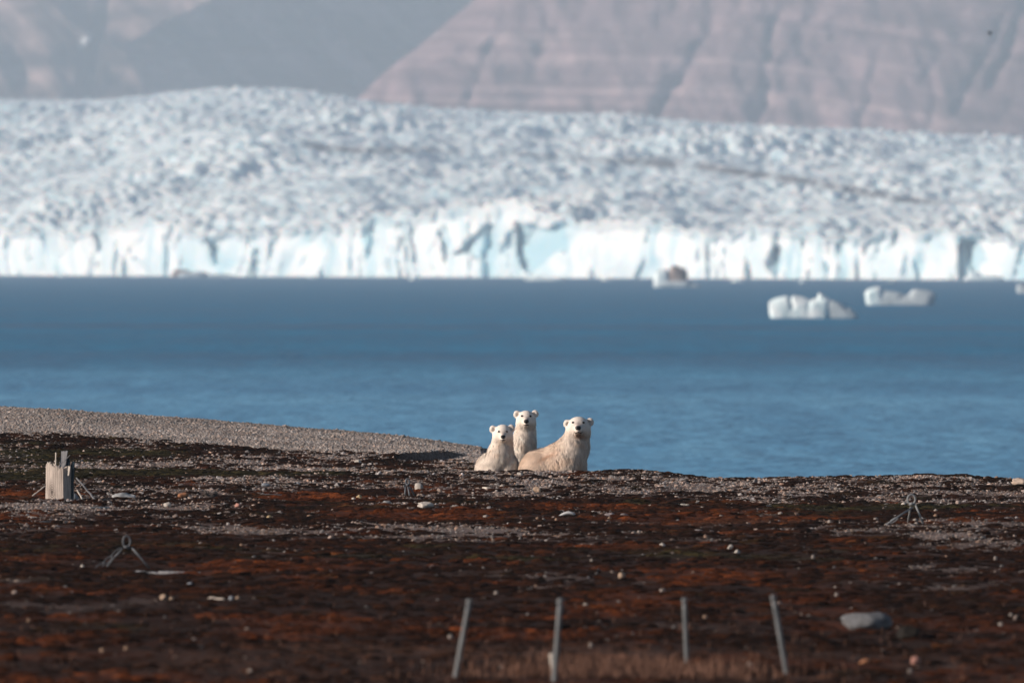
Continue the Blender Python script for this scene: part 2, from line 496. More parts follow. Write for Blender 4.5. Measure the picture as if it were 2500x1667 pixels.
sea = mesh_obj("water", np.stack([A.ravel(), B.ravel(), np.zeros(A.size)], 1), grid_faces(13, 20), wm.m)
tag(sea, "calm blue fjord water between the shore and the glacier", "water", kind="structure")

# ================================================================== GLACIER
def front_y(x):
    return 7350.0 - 2.4 * np.clip(x, -420, 420) + 34 * fbm(x / 150, x * 0 + 3.3, 51, 2) 

TOPX = np.array([-900, 0, 150, 250, 380, 500, 690, 760, 850, 930, 1100, 1300, 1500, 1700, 1900, 2100, 2250, 2400, 2500, 3400.])
TOPY = np.array([252, 247, 247, 249, 237, 224, 221, 229, 246, 258, 275, 286, 287, 300, 312, 325, 331, 342, 356, 400.])
CLX = np.array([-900, 0, 200, 500, 750, 900, 1100, 1300, 1500, 1700, 1900, 2100, 2300, 2500, 3400.])
CLY = np.array([568, 568, 556, 549, 538, 526, 529, 535, 541, 555, 562, 558, 562, 570, 570.])

def serac_field(x, Y):
    xx = x + .35 * (Y - 7000) + 25 * fbm(x / 90, Y / 90, 61, 2); yy = Y - .25 * x
    f1, f2, c1 = worley(xx / 9.5, yy / 26, 62)
    g1, g2, c2 = worley(xx / 5.0 + 3, yy / 13, 63)
    crack = np.exp(-((f2 - f1) / .16) ** 2)
    crack2 = np.exp(-((g2 - g1) / .2) ** 2)
    am = .25 + .8 * vnoise(x / 90, Y / 260, 67) ** 1.4
    h = .85 * (4.2 * (c1 - .5) + 3.2 * (c2 - .5) + 5.5 * np.clip(1 - f1, 0, 1) ** 2 + 4.0 * np.clip(1 - g1, 0, 1) ** 2 - 2.2 * crack - 1.0 * crack2 - 3) * am + 1.4 * fbm(x / 5, Y / 14, 65, 2)
    big = 14 * fbm(x / 150, Y / 240, 64, 3) + 5 * fbm(x / 34, Y / 80, 60, 3)
    return h, np.clip(crack + .6 * crack2, 0, 1), big

gx = spaced([(-1500, -400, 9), (-400, 400, 1.6), (400, 1500, 9)])
us = np.concatenate([np.linspace(0, .25, 170, endpoint=False), np.linspace(.25, 1.0, 380), np.linspace(1.02, 1.6, 24)])
GX, GU = np.meshgrid(gx, us, indexing='ij')
FY = front_y(GX)
BACK = 10100.0
GY = FY + 3 + GU * (BACK - FY)
ppx = 1250 + GX / (K * GY)
z0 = CAMZ + (650 + (ppx - 1250) * .0026 - np.interp(1250 + GX / (K * FY), CLX, CLY)) * K * FY
z1 = CAMZ + (650 + (ppx - 1250) * .0026 - np.interp(1250 + GX / (K * BACK), TOPX, TOPY)) * K * BACK
uu = np.clip(GU, 0, 1)
prof = uu + .55 * uu * (1 - uu)
GZ = z0 + (z1 - z0) * prof - np.clip(GU - 1, 0, None) * 130 
sh, sc_, sbig = serac_field(GX, GY)
GZ = GZ + sh * (1 - .24 * sstep(0, .2, GU)) + sbig * (1 - .85 * sstep(.6, 1, GU))
qx, qy = proj(GX, GY, GZ)
def streak(px, py, pts, wid):
    xs = [p[0] for p in pts]; ys = [p[1] for p in pts]
    d = np.abs(py - np.interp(px, xs, ys))
    e = sstep(xs[0], xs[0] + 60, px) * (1 - sstep(xs[-1] - 80, xs[-1], px))
    return np.exp(-(d / wid) ** 2) * e
nz = fbm(GX / 14, GY / 60, 66, 3)
dirt = streak(qx, qy, [(690, 345), (800, 362), (900, 368), (1010, 366), (1160, 372)], 7) + \
       streak(qx, qy, [(1440, 392), (1560, 398), (1700, 405), (1820, 424), (1950, 440), (2080, 465), (2200, 486), (2330, 500)], 8) + \
       .5 * streak(qx, qy, [(1180, 372), (1500, 392), (1700, 380)], 5)
dirt = np.clip(dirt * (.9 + 1.2 * nz), 0, 1)

im = Mat("glacier_ice", 0.55, 0.35)
geo = im.n('ShaderNodeNewGeometry').outputs['Position']
nn = im.noise(.09, 5, geo, .6)
ice = im.ramp(nn, [(.3, (.72, .81, .87)), (.62, (.90, .925, .945))])
ice = im.mix(im.ramp(im.noise(.012, 3, geo, .6), [(.45, (0, 0, 0)), (.75, (.4, .4, .4))]), ice, (.60, .74, .84))
ice = im.mix(im.attr("blue").outputs['Fac'], ice, (.42, .64, .74))
ice = im.mix(im.attr("dirt").outputs['Fac'], ice, (.15, .125, .12))
im.color(ice)
im.b.inputs['Subsurface Weight'].default_value = .75
im.b.inputs['Subsurface Radius'].default_value = (.45, .8, 1.0)
im.b.inputs['Subsurface Scale'].default_value = 7.0
im.bump(im.noise(.25, 4, geo, .6), .5, 1.5)
gl = empty("glacier", (0, 7300, 0))
def part(name, V, F, mat, parent, attrs=None, smooth=True):
    V = np.asarray(V, dtype=np.float64) - np.array(parent.location)
    return mesh_obj(name, V, F, mat, parent, smooth, attrs)
part("crevassed_surface", np.stack([GX.ravel(), GY.ravel(), GZ.ravel()], 1), grid_faces(*GX.shape), im.m, gl,
     dict(blue=(sc_ * .8).ravel(), dirt=dirt.ravel()), smooth=False)

# calving front: leaning ice pillars, recessed caves with shade partly painted in blue
cx = spaced([(-1500, -400, 5), (-400, 400, 1.2), (400, 1500, 5)])
cv = np.linspace(0, 1, 46)
CX, CV = np.meshgrid(cx, cv, indexing='ij')
fy = front_y(CX)
topz = np.interp(CX.ravel(), gx, GZ[:, 0]).reshape(CX.shape)
edge = CX + 0 * CV
CZ = -1.0 + (topz + 1.0) * CV
lean = .22 * fbm(CX / 60, CX * 0 + 1.7, 71, 2)
sx = CX + 26 * fbm(CX / 48, CX * 0 + 8.8, 70, 2) + lean * (CZ - 15) * 2.2 + 3.0 * fbm(CX / 11, CZ / 13, 79, 2)
a1, a2, ca = worley(sx / 17, CZ / 60 + .3, 72)
b1, b2, cb = worley(sx / 5.0, CZ / 17, 73)
fl1 = np.abs(fbm(sx / 15, CZ / 70, 72, 2)); fl2 = np.abs(fbm(sx / 6.5 + 7, CZ / 40, 73, 2))
fl3 = np.abs(fbm(sx / 2.8 + 3, CZ / 26, 99, 2))
dep = 5 * (ca - .5) + 7.0 * (1 - fl1 * 2.2) ** 2 + (5.0 + 3.5 * sstep(40, 160, CX)) * (1 - fl2 * 2.2) ** 2 + 2.6 * (1 - fl3 * 2) ** 2 + 2.0 * fbm(CX / 3.5, CZ / 12, 74, 3)
crv = np.exp(-(fl1 / .055) ** 2)
blue = .45 * crv + .25 * np.exp(-(fl2 / .06) ** 2) + .4 * sstep(.08, .5, fbm(sx / 9, CZ / 40, 69, 3)) + .5 * sstep(.1, .45, fbm(sx / 4.2, CZ / 55, 98, 2))
cpx = 1250 + CX / (K * fy); cpy = 650 + (cpx - 1250) * .0026 - (CZ - CAMZ) / (K * fy)
def poly_mask(px, py, pts, soft=5):
    """signed distance style soft mask of a convex-ish polygon given by its vertical span per column"""
    xs = [p[0] for p in pts]; lo = [p[1] for p in pts]; hi = [p[2] for p in pts]
    a = np.interp(px, xs, lo); b = np.interp(px, xs, hi)
    inx = (px > xs[0]) & (px < xs[-1])
    return np.where(inx, sstep(0, soft, py - a) * sstep(0, soft, b - py), 0)
wpx = cpx + 7 * fbm(CX / 6, CZ / 6, 75, 2); wpy = cpy + 7 * fbm(CX / 6, CZ / 6, 76, 2)
cav = np.zeros_like(CX)
for pts, dd in [([(1112, 618, 620), (1135, 590, 622), (1160, 570, 632), (1182, 545, 640), (1205, 545, 600)], 1.0),
                ([(1220, 600, 620), (1240, 570, 620), (1255, 560, 600)], .7),
                ([(1258, 545, 600), (1275, 545, 660), (1300, 548, 670), (1330, 555, 640), (1370, 540, 615), (1385, 545, 620)], 1.0),
                ([(225, 555, 575), (235, 550, 620), (250, 555, 600)], .8),
                ([(505, 565, 580), (520, 580, 650), (533, 600, 640)], .8), ([(895, 560, 620), (905, 550, 625), (915, 560, 600)], .6),
                ([(1870, 630, 640), (1885, 600, 670), (1900, 590, 680), (1915, 620, 650)], .7),
                ([(2340, 600, 630), (2350, 580, 690), (2372, 570, 690), (2395, 590, 650), (2410, 620, 640)], 1.0),
                ([(1075, 560, 600), (1085, 550, 640), (1095, 560, 600)], .6), ([(615, 560, 660), (625, 570, 680), (632, 600, 680)], .6)]:
    cav = np.maximum(cav, dd * poly_mask(wpx, wpy, pts))
dep = dep + 12 * cav
blue = np.clip(blue + .8 * cav, 0, 1)  # blue ice tint of the caves, partly standing in for their shade
blue = np.maximum(blue, .55 * poly_mask(wpx, wpy, [(95, 590, 665), (115, 575, 670), (135, 585, 665)]) * .9)
slump = np.clip(1 - CV * 3.2, 0, 1) * 5 * (vnoise(CX / 12, CX * 0, 78) > .55)
CY = fy + 6 - 6 * (1 - CV) + dep - slump
w = sstep(.8, 1, CV)
CY = CY * (1 - w) + (fy + 3) * w + 0
part("calving_front", np.stack([CX.ravel(), CY.ravel(), CZ.ravel()], 1), grid_faces(*CX.shape), im.m, gl,
     dict(blue=blue.ravel(), dirt=np.zeros(CX.size)), smooth=False)
tag(gl, "wide white tidewater glacier with crevassed top and blue ice cliff", "glacier")

# ================================================================== MOUNTAINS
def mountain(name, Y0, slope, gx, zs, dfun, cfun, efun=None):
    mm_ = Mat(name + "_rock", 1.0, 0.0)
    geo = mm_.n('ShaderNodeNewGeometry').outputs['Position']
    nn = mm_.noise(.03, 5, geo, .6)
    c = mm_.mix(1.0, mm_.attr("tone").outputs['Color'], mm_.ramp(nn, [(.3, (.7, .7, .7)), (.7, (1.25, 1.25, 1.25))]), 'MULTIPLY')
    mm_.color(c); mm_.bump(mm_.noise(.07, 4, geo, .6), .4, 5.0)
    MX, MZ = np.meshgrid(gx, zs, indexing='ij')
    MY = Y0 + MZ / slope + dfun(MX, MZ)
    tone = cfun(MX, MZ, MY)
    if efun is not None: MX = np.maximum(MX, efun(MZ))
    return MX, MY, MZ, tone, mm_.m

# right mountain: pinkish banded rock, its spur falling to the left
YR = 10450.0
def kx(px, Y): return (px - 1250) * K * Y
def kz(py, Y): return CAMZ + (650 - py) * K * Y
GUL = [((1600, 290), (1725, 60), 16, 26), ((1835, 300), (1895, 60), 13, 24), ((1150, 270), (1195, 120), 12, 16), ((930, 250), (945, 170), 8, 12),
       ((2080, 330), (2140, 150), 9, 12), ((2330, 260), (2440, 60), 14, 22), ((2250, 330), (2290, 150), 9, 12), ((2420, 200), (2520, 0), 18, 34),
       ((1640, 60), (1660, -60), 22, 22), ((1320, 160), (1330, 60), 12, 10), ((1460, 280), (1450, 190), 10, 9)]
def e_right(z):
    py = 650 - (z - CAMZ) / (K * (YR + 150))
    return kx(np.interp(py, [-1500, 0, 120, 245, 400], [2400, 1140, 1005, 862, 690]) + 12 * fbm(z / 22, z * 0 + .2, 84, 3), YR + 150)
def d_right(x, z):
    Y = YR + z / .85
    px = 1250 + x / (K * Y); py = 650 - (z - CAMZ) / (K * Y)
    d = 26 * fbm(x / 190, z / 260, 81, 3) + 8 * np.abs(fbm(x / 45 + z / 110, z / 120, 82, 4)) + 3 * fbm(x / 12, z / 14, 80, 3)
    for (x0, y0), (x1, y1), w_, dp in GUL:
        cxl = x0 + (x1 - x0) * (py - y0) / (y1 - y0) + 26 * fbm(x / 50, z / 26, 83, 3)
        e = sstep(min(y0, y1) - 50, min(y0, y1), py) * (1 - sstep(max(y0, y1), max(y0, y1) + 40, py))
        wv_ = w_ * (1.0 + .8 * fbm(x / 25, z / 18, 88, 2)); d = d + .27 * dp * np.exp(-np.abs((px - cxl) / wv_) ** 1.3) * e * (.5 + vnoise(x / 22, z / 20, 89))
    w = strat(x, z)
    d = d + 2.6 * np.sin(w * .32 + 2.5 * fbm(x / 120, z / 40, 78, 2)) * vnoise(x / 70, w / 12, 77)
    # spur edge
    ex = e_right(z)
    q = (x - ex)
    d = d + np.clip(-q, 0, None) * 3.0 + 30 * np.exp(-np.clip(q, 0, None) / 14)
    # upper right plateau falls back
    return d
def strat(x, z):
    px = 1250 + x / (K * 10550)
    arch = np.interp(px, [700, 1200, 1500, 1780, 2000, 2300, 2700], [6, 4, 2, 0, -9, -24, -40])
    return z - arch + 1.6 * fbm(x / 60, z / 20, 85, 3)
def c_right(x, z, Y):
    w = strat(x, z)
    b = .5 + .5 * fbm(w / 7.0, x / 400, 86, 3)
    b2 = sstep(.55, .8, vnoise(w / 5.0, x / 260, 87)) * sstep(.15, .6, vnoise(x / 70, w / 9, 76))
    c = np.array([.25, .175, .19]) * (0.8 + .5 * b)[..., None]
    c = c + (np.array([.47, .34, .345]) - c) * (b2 * .8)[..., None]
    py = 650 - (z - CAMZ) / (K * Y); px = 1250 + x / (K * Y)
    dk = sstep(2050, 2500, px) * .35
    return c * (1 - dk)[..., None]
gxm = spaced([(-560, 600, 3.2), (600, 2400, 12)])
zsm = np.concatenate([np.arange(30, 260, 1.7), np.linspace(262, 640, 40)])
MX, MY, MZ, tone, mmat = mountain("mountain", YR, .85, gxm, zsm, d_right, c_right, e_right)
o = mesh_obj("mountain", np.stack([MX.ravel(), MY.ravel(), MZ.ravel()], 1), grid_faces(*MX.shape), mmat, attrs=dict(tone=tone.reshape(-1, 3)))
tag(o, "hazy pinkish banded rock mountain whose spur falls behind the glacier", "mountain", kind="structure")

YL = 12900.0
def d_left(x, z):
    Y = YL + z / .9
    px = 1250 + x / (K * Y); py = 650 - (z - CAMZ) / (K * Y)
    crest = np.interp(py, [-200, 0, 60, 110, 200, 300], [760, 520, 400, 300, 330, 420])
    q = (px - crest) * K * Y
    d = np.where(q > 0, 1.25 * q, -.25 * q)
    d = d - 20 * np.exp(-((px - 120) / 70) ** 2) + 14 * np.exp(-((px - 40) / 30) ** 2) + 24 * np.exp(-((px - 215 - .2 * (200 - py)) / 14) ** 2)
    d = d + 22 * fbm(x / 120 + z / 150, z / 200, 91, 3) + 60 * np.abs(fbm((x + .9 * z) / 70, z / 140, 92, 4)) + 9 * fbm(x / 16, z / 22, 94, 3)
    return d
def c_left(x, z, Y):
    b = .5 + .5 * fbm(x / 60, z / 14, 93, 3)
    b = b + .9 * fbm((x + .9 * z) / 28, z / 70, 95, 3)
    c = np.array([.19, .135, .13]) * np.clip(.85 + 1.0 * (b - .5) * 2, .25, 2.2)[..., None]
    px = 1250 + x / (K * Y); py = 650 - (z - CAMZ) / (K * Y)
    sn = np.exp(-(((px - 208) - (100 - py) * .55) / 9) ** 2 - ((py - 102) / 14) ** 2)
    return c + (np.array([.85, .87, .9]) - c) * np.clip(sn * 1.2, 0, 1)[..., None]
gxm = spaced([(-2400, -640, 14), (-640, 420, 4.0)])
zsm = np.concatenate([np.arange(60, 290, 2.2), np.linspace(295, 620, 40)])
MX, MY, MZ, tone, mmat = mountain("mountain_far", YL, .9, gxm, zsm, d_left, c_left)
o = mesh_obj("mountain", np.stack([MX.ravel(), MY.ravel(), MZ.ravel()], 1), grid_faces(*MX.shape), mmat, attrs=dict(tone=tone.reshape(-1, 3)))
tag(o, "blue-grey shaded mountain with small snow streak in the far haze", "mountain", kind="structure")

# ================================================================== surface nets for organic bodies
def surface_nets(f, org, h):
    s = f < 0
    nx, ny, nz = f.shape
    cnt = np.zeros((nx - 1, ny - 1, nz - 1)); acc = np.zeros((nx - 1, ny - 1, nz - 1, 3))
    cor = [(i, j, k) for i in (0, 1) for j in (0, 1) for k in (0, 1)]
    def sl(c): return f[c[0]:nx - 1 + c[0], c[1]:ny - 1 + c[1], c[2]:nz - 1 + c[2]]
    for a in cor:
        for ax in range(3):
            if a[ax]: continue
            b = list(a); b[ax] = 1
            fa = sl(a); fb = sl(b)
            cr = (fa < 0) != (fb < 0)
            t = np.where(cr, fa / np.where(fa - fb == 0, 1, fa - fb), 0)
            cnt += cr
            for q in range(3):
                acc[..., q] += np.where(cr, a[q] + (t if q == ax else 0), 0)
    act = cnt > 0
    idx = -np.ones(act.shape, dtype=np.int64); idx[act] = np.arange(act.sum())
    ijk = np.argwhere(act)
    V = (ijk + acc[act] / cnt[act][:, None]) * h + np.array(org)
    Q = []
    for ax in range(3):
        sh0 = [slice(None)] * 3; sh1 = [slice(None)] * 3
        sh0[ax] = slice(0, -1); sh1[ax] = slice(1, None)
        a = s[tuple(sh0)]; b = s[tuple(sh1)]
        e = np.argwhere(a != b)
        u, v = (ax + 1) % 3, (ax + 2) % 3
        ok = (e[:, u] > 0) & (e[:, v] > 0) & (e[:, u] < f.shape[u] - 1) & (e[:, v] < f.shape[v] - 1)
        e = e[ok]; inside = a[tuple(e.T)]
        def cell(du, dv):
            c = e.copy(); c[:, u] += du; c[:, v] += dv
            return idx[tuple(c.T)]
        q = np.stack([cell(-1, -1), cell(0, -1), cell(0, 0), cell(-1, 0)], 1)
        q[~inside] = q[~inside][:, ::-1]
        Q.append(q)
    return V, np.concatenate(Q)

class Body:
    """smooth union of rounded cones and ellipsoids, all in photo pixel units scaled by s"""
    def __init__(self, s): self.s = s; self.pr = []
    def cone(self, a, b, r1, r2, k=10): self.pr.append(('c', np.array(a, float), np.array(b, float), r1, r2, k)); return self
    def ell(self, c, r, k=10, rot=None): self.pr.append(('e', np.array(c, float), np.array(r, float), rot, None, k)); return self
    def cut(self, c, r, k=4): self.pr.append(('x', np.array(c, float), np.array(r, float), None, None, k)); return self
    def dist(self, p):
        f = np.full(p.shape[:-1], 1e3)
        for t, a, b, r1, r2, k in self.pr:
            if t == 'c':
                ab = b - a; tt = np.clip(((p - a) @ ab) / (ab @ ab), 0, 1)
                d = np.linalg.norm(p - a - tt[..., None] * ab, axis=-1) - (r1 + (r2 - r1) * tt)
            else:
                q = p - a
                if t == 'e' and r1 is not None: q = q @ np.array(Euler(r1).to_matrix())
                kk = np.linalg.norm(q / b, axis=-1); k2 = np.linalg.norm(q / (b * b), axis=-1)
                d = kk * (kk - 1) / np.maximum(k2, 1e-6)
            if t == 'x':
                h = np.clip(.5 - .5 * (f + d) / k, 0, 1)
                f = f + (-d - f) * h + k * h * (1 - h)
            else:
                h = np.clip(.5 + .5 * (f - d) / k, 0, 1)
                f = f + (d - f) * h - k * h * (1 - h)
        return f
    def mesh(self, lo, hi, h):
        ax = [np.arange(lo[i], hi[i] + h, h) for i in range(3)]
        p = np.stack(np.meshgrid(*ax, indexing='ij'), -1)
        V, Q = surface_nets(self.dist(p), lo, h)
        return V, Q
    def front(self, x, z, y0=-120, y1=60):
        """first surface met going away from the viewer at (x, z)"""
        ys = np.arange(y0, y1, .25)
        d = self.dist(np.stack([np.full(len(ys), x), ys, np.full(len(ys), z)], -1))
        i = np.nonzero(d < 0)[0]
        return ys[i[0]] if len(i) else 0.0

def uvball(c, r, nu=14, nv=9, rot=None):
    V = []; F = []
    R = np.array(Euler(rot).to_matrix()) if rot else np.eye(3)
    for j in range(nv + 1):
        th = math.pi * j / nv
        for i in range(nu):
            ph = 2 * math.pi * i / nu
            V.append(np.array(c) + R @ (np.array(r) * np.array([math.sin(th) * math.cos(ph), math.sin(th) * math.sin(ph), math.cos(th)])))
    for j in range(nv):
        for i in range(nu):
            F.append([j * nu + i, (j + 1) * nu + i, (j + 1) * nu + (i + 1) % nu, j * nu + (i + 1) % nu])
    return np.array(V), F

def tube(pts, r, n=8, caps=True):
    pts = [np.array(p, float) for p in pts]
    rs = r if hasattr(r, '__len__') else [r] * len(pts)
    V = []; F = []
    up = None
    for i, p in enumerate(pts):
        t = pts[min(i + 1, len(pts) - 1)] - pts[max(i - 1, 0)]; t = t / (np.linalg.norm(t) + 1e-9)
        if up is None:
            up = np.array([0, 0, 1.0]) if abs(t[2]) < .9 else np.array([1.0, 0, 0])
        a = np.cross(t, up); a /= np.linalg.norm(a); b = np.cross(a, t); up = b
        for k in range(n):
            th = 2 * math.pi * k / n
            V.append(p + rs[i] * (math.cos(th) * a + math.sin(th) * b))
    for i in range(len(pts) - 1):
        for k in range(n):
            F.append([i * n + k, i * n + (k + 1) % n, (i + 1) * n + (k + 1) % n, (i + 1) * n + k])
    if caps:
        F.append(list(range(n))[::-1]); F.append([(len(pts) - 1) * n + k for k in range(n)])
    return V, F

# ---- bear materials
def fur_mat(name):
    m = Mat(name, 0.8, 0.15)
    m.color(m.attr("tone").outputs['Color'])
    return m.m
M_SKIN = fur_mat("bear_underfur"); M_FUR = fur_mat("bear_fur")
M_BLACK = Mat("bear_nose_black", 0.35, 0.5).color((.006, .006, .007)).m
M_EYE = Mat("bear_eye_dark", 0.12, 0.6).color((.008, .006, .005)).m
M_LIP = Mat("bear_lip_dark", 0.6, 0.3).color((.012, .010, .010)).m

def make_bear(label, B, org, lo, hi, head, nose, eyes, mouth, tonefun, nfur, hair, ears, group):
    s = B.s
    root = empty("polar_bear", org)
    tag(root, label, "bear", group)
    V, Q = B.mesh(lo, hi, 1.7)
    e = .6
    G = np.stack([B.dist(V + np.eye(3)[i] * e) - B.dist(V - np.eye(3)[i] * e) for i in range(3)], 1)
    G /= np.linalg.norm(G, axis=1)[:, None] + 1e-9
    tv = tonefun(V, G) * .92
    mesh_obj("body", V * s, Q, M_SKIN, root, True, dict(tone=tv))
    # fur strands, lying flat on the coat and pointing down the body
    tri = np.concatenate([Q[:, [0, 1, 2]], Q[:, [0, 2, 3]]])
    ar = np.linalg.norm(np.cross(V[tri[:, 1]] - V[tri[:, 0]], V[tri[:, 2]] - V[tri[:, 0]]), axis=1)
    keep_w = ar * (V[tri[:, 0]][:, 2] > -40)
    for (fx, fz, fr) in [(nose[0], nose[1], nose[2] * 1.3)] + [(a_, b_, c_ * 1.9) for a_, b_, c_ in eyes] + [(nose[0], mouth[0][1], 8)]:
        hit = (np.hypot(V[tri[:, 0]][:, 0] - fx, V[tri[:, 0]][:, 2] - fz) < fr) & (V[tri[:, 0]][:, 1] < head[1])
        keep_w = keep_w * ~hit
    ti = rng.choice(len(tri), nfur, p=keep_w / keep_w.sum())
    a, b = rng.random(nfur), rng.random(nfur)
    fl = a + b > 1; a[fl] = 1 - a[fl]; b[fl] = 1 - b[fl]
    T = tri[ti]
    pb = V[T[:, 0]] + a[:, None] * (V[T[:, 1]] - V[T[:, 0]]) + b[:, None] * (V[T[:, 2]] - V[T[:, 0]])
    nn_ = G[T[:, 0]]
    L = hair(pb) * (.6 + .7 * rng.random(nfur))
    hd = np.array(head)
    away = pb - hd; away /= np.linalg.norm(away, axis=1)[:, None] + 1e-9
    near = np.exp(-(np.linalg.norm(pb - hd, axis=1) / 34) ** 4)[:, None]
    flow = np.array([0, 0, -1.0]) * (1 - near) + (away + np.array([0, .9, -.1])) * near
    # clumps of wet fur lean together
    cl = np.stack([fbm(pb[:, 0] / 6 + pb[:, 1] / 5, pb[:, 2] / 11, 101, 2), fbm(pb[:, 0] / 6, pb[:, 2] / 11 + pb[:, 1] / 6, 102, 2), 0 * L], 1)
    flow = flow + cl * .9 + rng.normal(0, .16, (nfur, 3))
    flow -= nn_ * (flow * nn_).sum(1)[:, None]
    flow /= np.linalg.norm(flow, axis=1)[:, None] + 1e-9
    lift = (.24 + .36 * rng.random(nfur))[:, None]
    d1 = flow + nn_ * lift; d1 /= np.linalg.norm(d1, axis=1)[:, None]
    d2 = flow + nn_ * (lift * .35) + np.array([0, 0, -.25]); d2 /= np.linalg.norm(d2, axis=1)[:, None]
    wv = np.cross(d1, nn_); wv /= np.linalg.norm(wv, axis=1)[:, None] + 1e-9
    wd = (.42 + .25 * rng.random(nfur))[:, None]
    p0 = pb - nn_ * .5; p1 = p0 + d1 * (L * .55)[:, None]; p2 = p1 + d2 * (L * .5)[:, None]
    FV = np.stack([p0 - wv * wd, p0 + wv * wd, p1 - wv * wd * .8, p1 + wv * wd * .8, p2], 1).reshape(-1, 3)
    i0 = np.arange(nfur) * 5
    F = np.concatenate([np.stack([i0, i0 + 1, i0 + 3], 1), np.stack([i0, i0 + 3, i0 + 2], 1), np.stack([i0 + 2, i0 + 3, i0 + 4], 1)])
    A = FV[F]
    gn = np.cross(A[:, 1] - A[:, 0], A[:, 2] - A[:, 0])
    nf = np.concatenate([nn_] * 3)
    bad = (gn * nf).sum(1) < 0
    F[bad] = F[bad][:, [0, 2, 1]]
    ft = tonefun(pb, nn_)
    clump = 1 + .30 * cl[:, :1] * np.clip(L / 8, 0, 1)[:, None] + rng.normal(0, .07, (nfur, 1))
    ft = np.clip(ft * clump, .02, .93)
    ft5 = np.repeat(ft, 5, 0); ft5[0::5] *= .78; ft5[1::5] *= .78; ft5[4::5] *= 1.08
    fo = mesh_obj("fur", FV * s, F, M_FUR, root, True, dict(tone=ft5))
    fo["kind"] = "stuff"
    fo.data.normals_split_custom_set_from_vertices(np.repeat(nn_, 5, 0).tolist())
    # face
    nx_, nz_, nr = nose
    yf = B.front(nx_, nz_)
    n_, f_ = uvball((nx_, yf + nr * .25, nz_), (nr, nr * .8, nr * .82))
    n_[:, 0] = nx_ + (n_[:, 0] - nx_) * (1 + .22 * (n_[:, 2] - nz_) / nr)         # wider at the top
    mesh_obj("nose", n_ * s, f_, M_BLACK, root)
    for ex, ez, er in eyes:
        y = B.front(ex, ez)
        v_, f_ = uvball((ex, y - er * .15, ez), (er * 1.15, er, er * .85), 12, 8)
        mesh_obj("eye", v_ * s, f_, M_EYE, root)
    pts = []
    for mx, mz in mouth:
        pts.append((mx, B.front(mx, mz) - .6, mz))
    v_, f_ = tube(pts, [.7] + [1.25] * (len(pts) - 2) + [.7], 6)
    mesh_obj("mouth", np.array(v_) * s, f_, M_LIP, root)
    return root

def ear(B, c, tip, r, fw):
    """cupped round ear: a disc with its front scooped out"""
    c = np.array(c, float)
    B.cone(c + np.array([-tip * r * .75, 0, -r * .9]), c + np.array([-tip * r * .2, 0, -r * .1]), r * .85, r * .7, 5)
    B.ell(c, (r * .95, r * .55, r), 3)
    B.cut(c + np.array([-tip * r * .22, -r * .62, -r * .12]), (r * .50, r * .42, r * .58), 2)

def bear_head(B, hx, hz, hy, w, top, nosex, nosez, chinz, ny):
    """skull, brow, cheeks, muzzle; hy depth of skull centre, ny depth reach of the nose"""
    B.ell((hx, hy, hz), (w, w * 1.05, top - hz), 6)
    B.ell((hx, hy - w * .1, hz - w * .38), (w * 1.06, w * .9, w * .75), 8)
    B.cone((hx, hy - w * .3, hz - w * .18), (nosex, hy - ny + 5, nosez - 2.2), w * .52, w * .32, 4)
    B.cone((hx, hy - w * .3, hz - w * .5), (nosex, hy - ny + 8, chinz + w * .20), w * .46, w * .21, 5)

PX0 = 192.0 + 1.6
S = K * PX0
def org_at(px, Y):
    p = P(px, 1150, Y); return p

# ground level under each bear in pixel units below the crest line
def base_px(px, Y):
    p = P(px, 1150, Y)
    return (land1(p.x, p.y) - p.z) / (K * Y)

CREAM = np.array([.84, .735, .655]); WHITE = np.array([.83, .745, .68]); TAN = np.array([.72, .53, .405]); STAIN = np.array([.44, .24, .15])

# ---------------- cub on the left
Yb = 193.6; ox = 1212
gzb = base_px(ox, Yb)
B = Body(K * Yb)
B.ell((-6, 48, -22), (44, 46, 44), 14)
B.cone((-2, 30, -5), (10, 8, 38), 40, 27, 14)
B.cone((10, 10, 34), (15, 14, 82), 31, 24, 12)
B.ell((-28, 42, -34), (28, 40, 32), 12); B.ell((26, 46, -40), (27, 40, 30), 12)
B.ell((-12, 40, 8), (37, 38, 36), 12); B.ell((34, 12, 14), (16, 20, 26), 10)
for lx in (-8, 33):
    B.cone((lx * .9 + 2, 4, 18), (lx, -4, gzb + 10), 19, 13, 8)
    B.ell((lx, -12, gzb + 7), (14, 19, 9), 6)
B.ell((-38, 10, gzb + 9), (14, 24, 11), 6); B.ell((50, 22, gzb + 9), (13, 24, 11), 6)
bear_head(B, 15.5, 91, 4, 22.5, 114, 16, 83, 74, 43)
ear(B, (-8.5, 6, 102.5), -1, 9.2, 0); ear(B, (36, 4, 104.5), 1, 9.4, 0)
def tone_c1(p, g):
    t = np.ones((len(p), 1)) * CREAM
    hw = sstep(60, 90, p[:, 2])[:, None]; t = t + (WHITE - t) * hw
    st = (sstep(.15, .5, fbm(p[:, 0] / 22, p[:, 2] / 22 + p[:, 1] / 20, 111, 3)) * .45 * (1 - sstep(60, 95, p[:, 2])))[:, None]
    t = t + (TAN * 1.1 - t) * st
    nk = np.exp(-((p[:, 0] - 38) / 9) ** 2 - ((p[:, 2] - 68) / 14) ** 2)[:, None]; t = t + (STAIN * 1.4 - t) * nk * .5
    br = np.exp(-((p[:, 0] - 17) / 4.5) ** 2 - ((p[:, 2] - 92) / 6) ** 2)[:, None] * (p[:, 1] < 0)[:, None]; t = t + (np.array([.30, .25, .24]) - t) * br * .8  # grey muzzle bridge: dirt plus shade painted into the coat
    return t
hair1 = lambda p: 2.2 + 8.5 * (1 - sstep(62, 88, p[:, 2]))
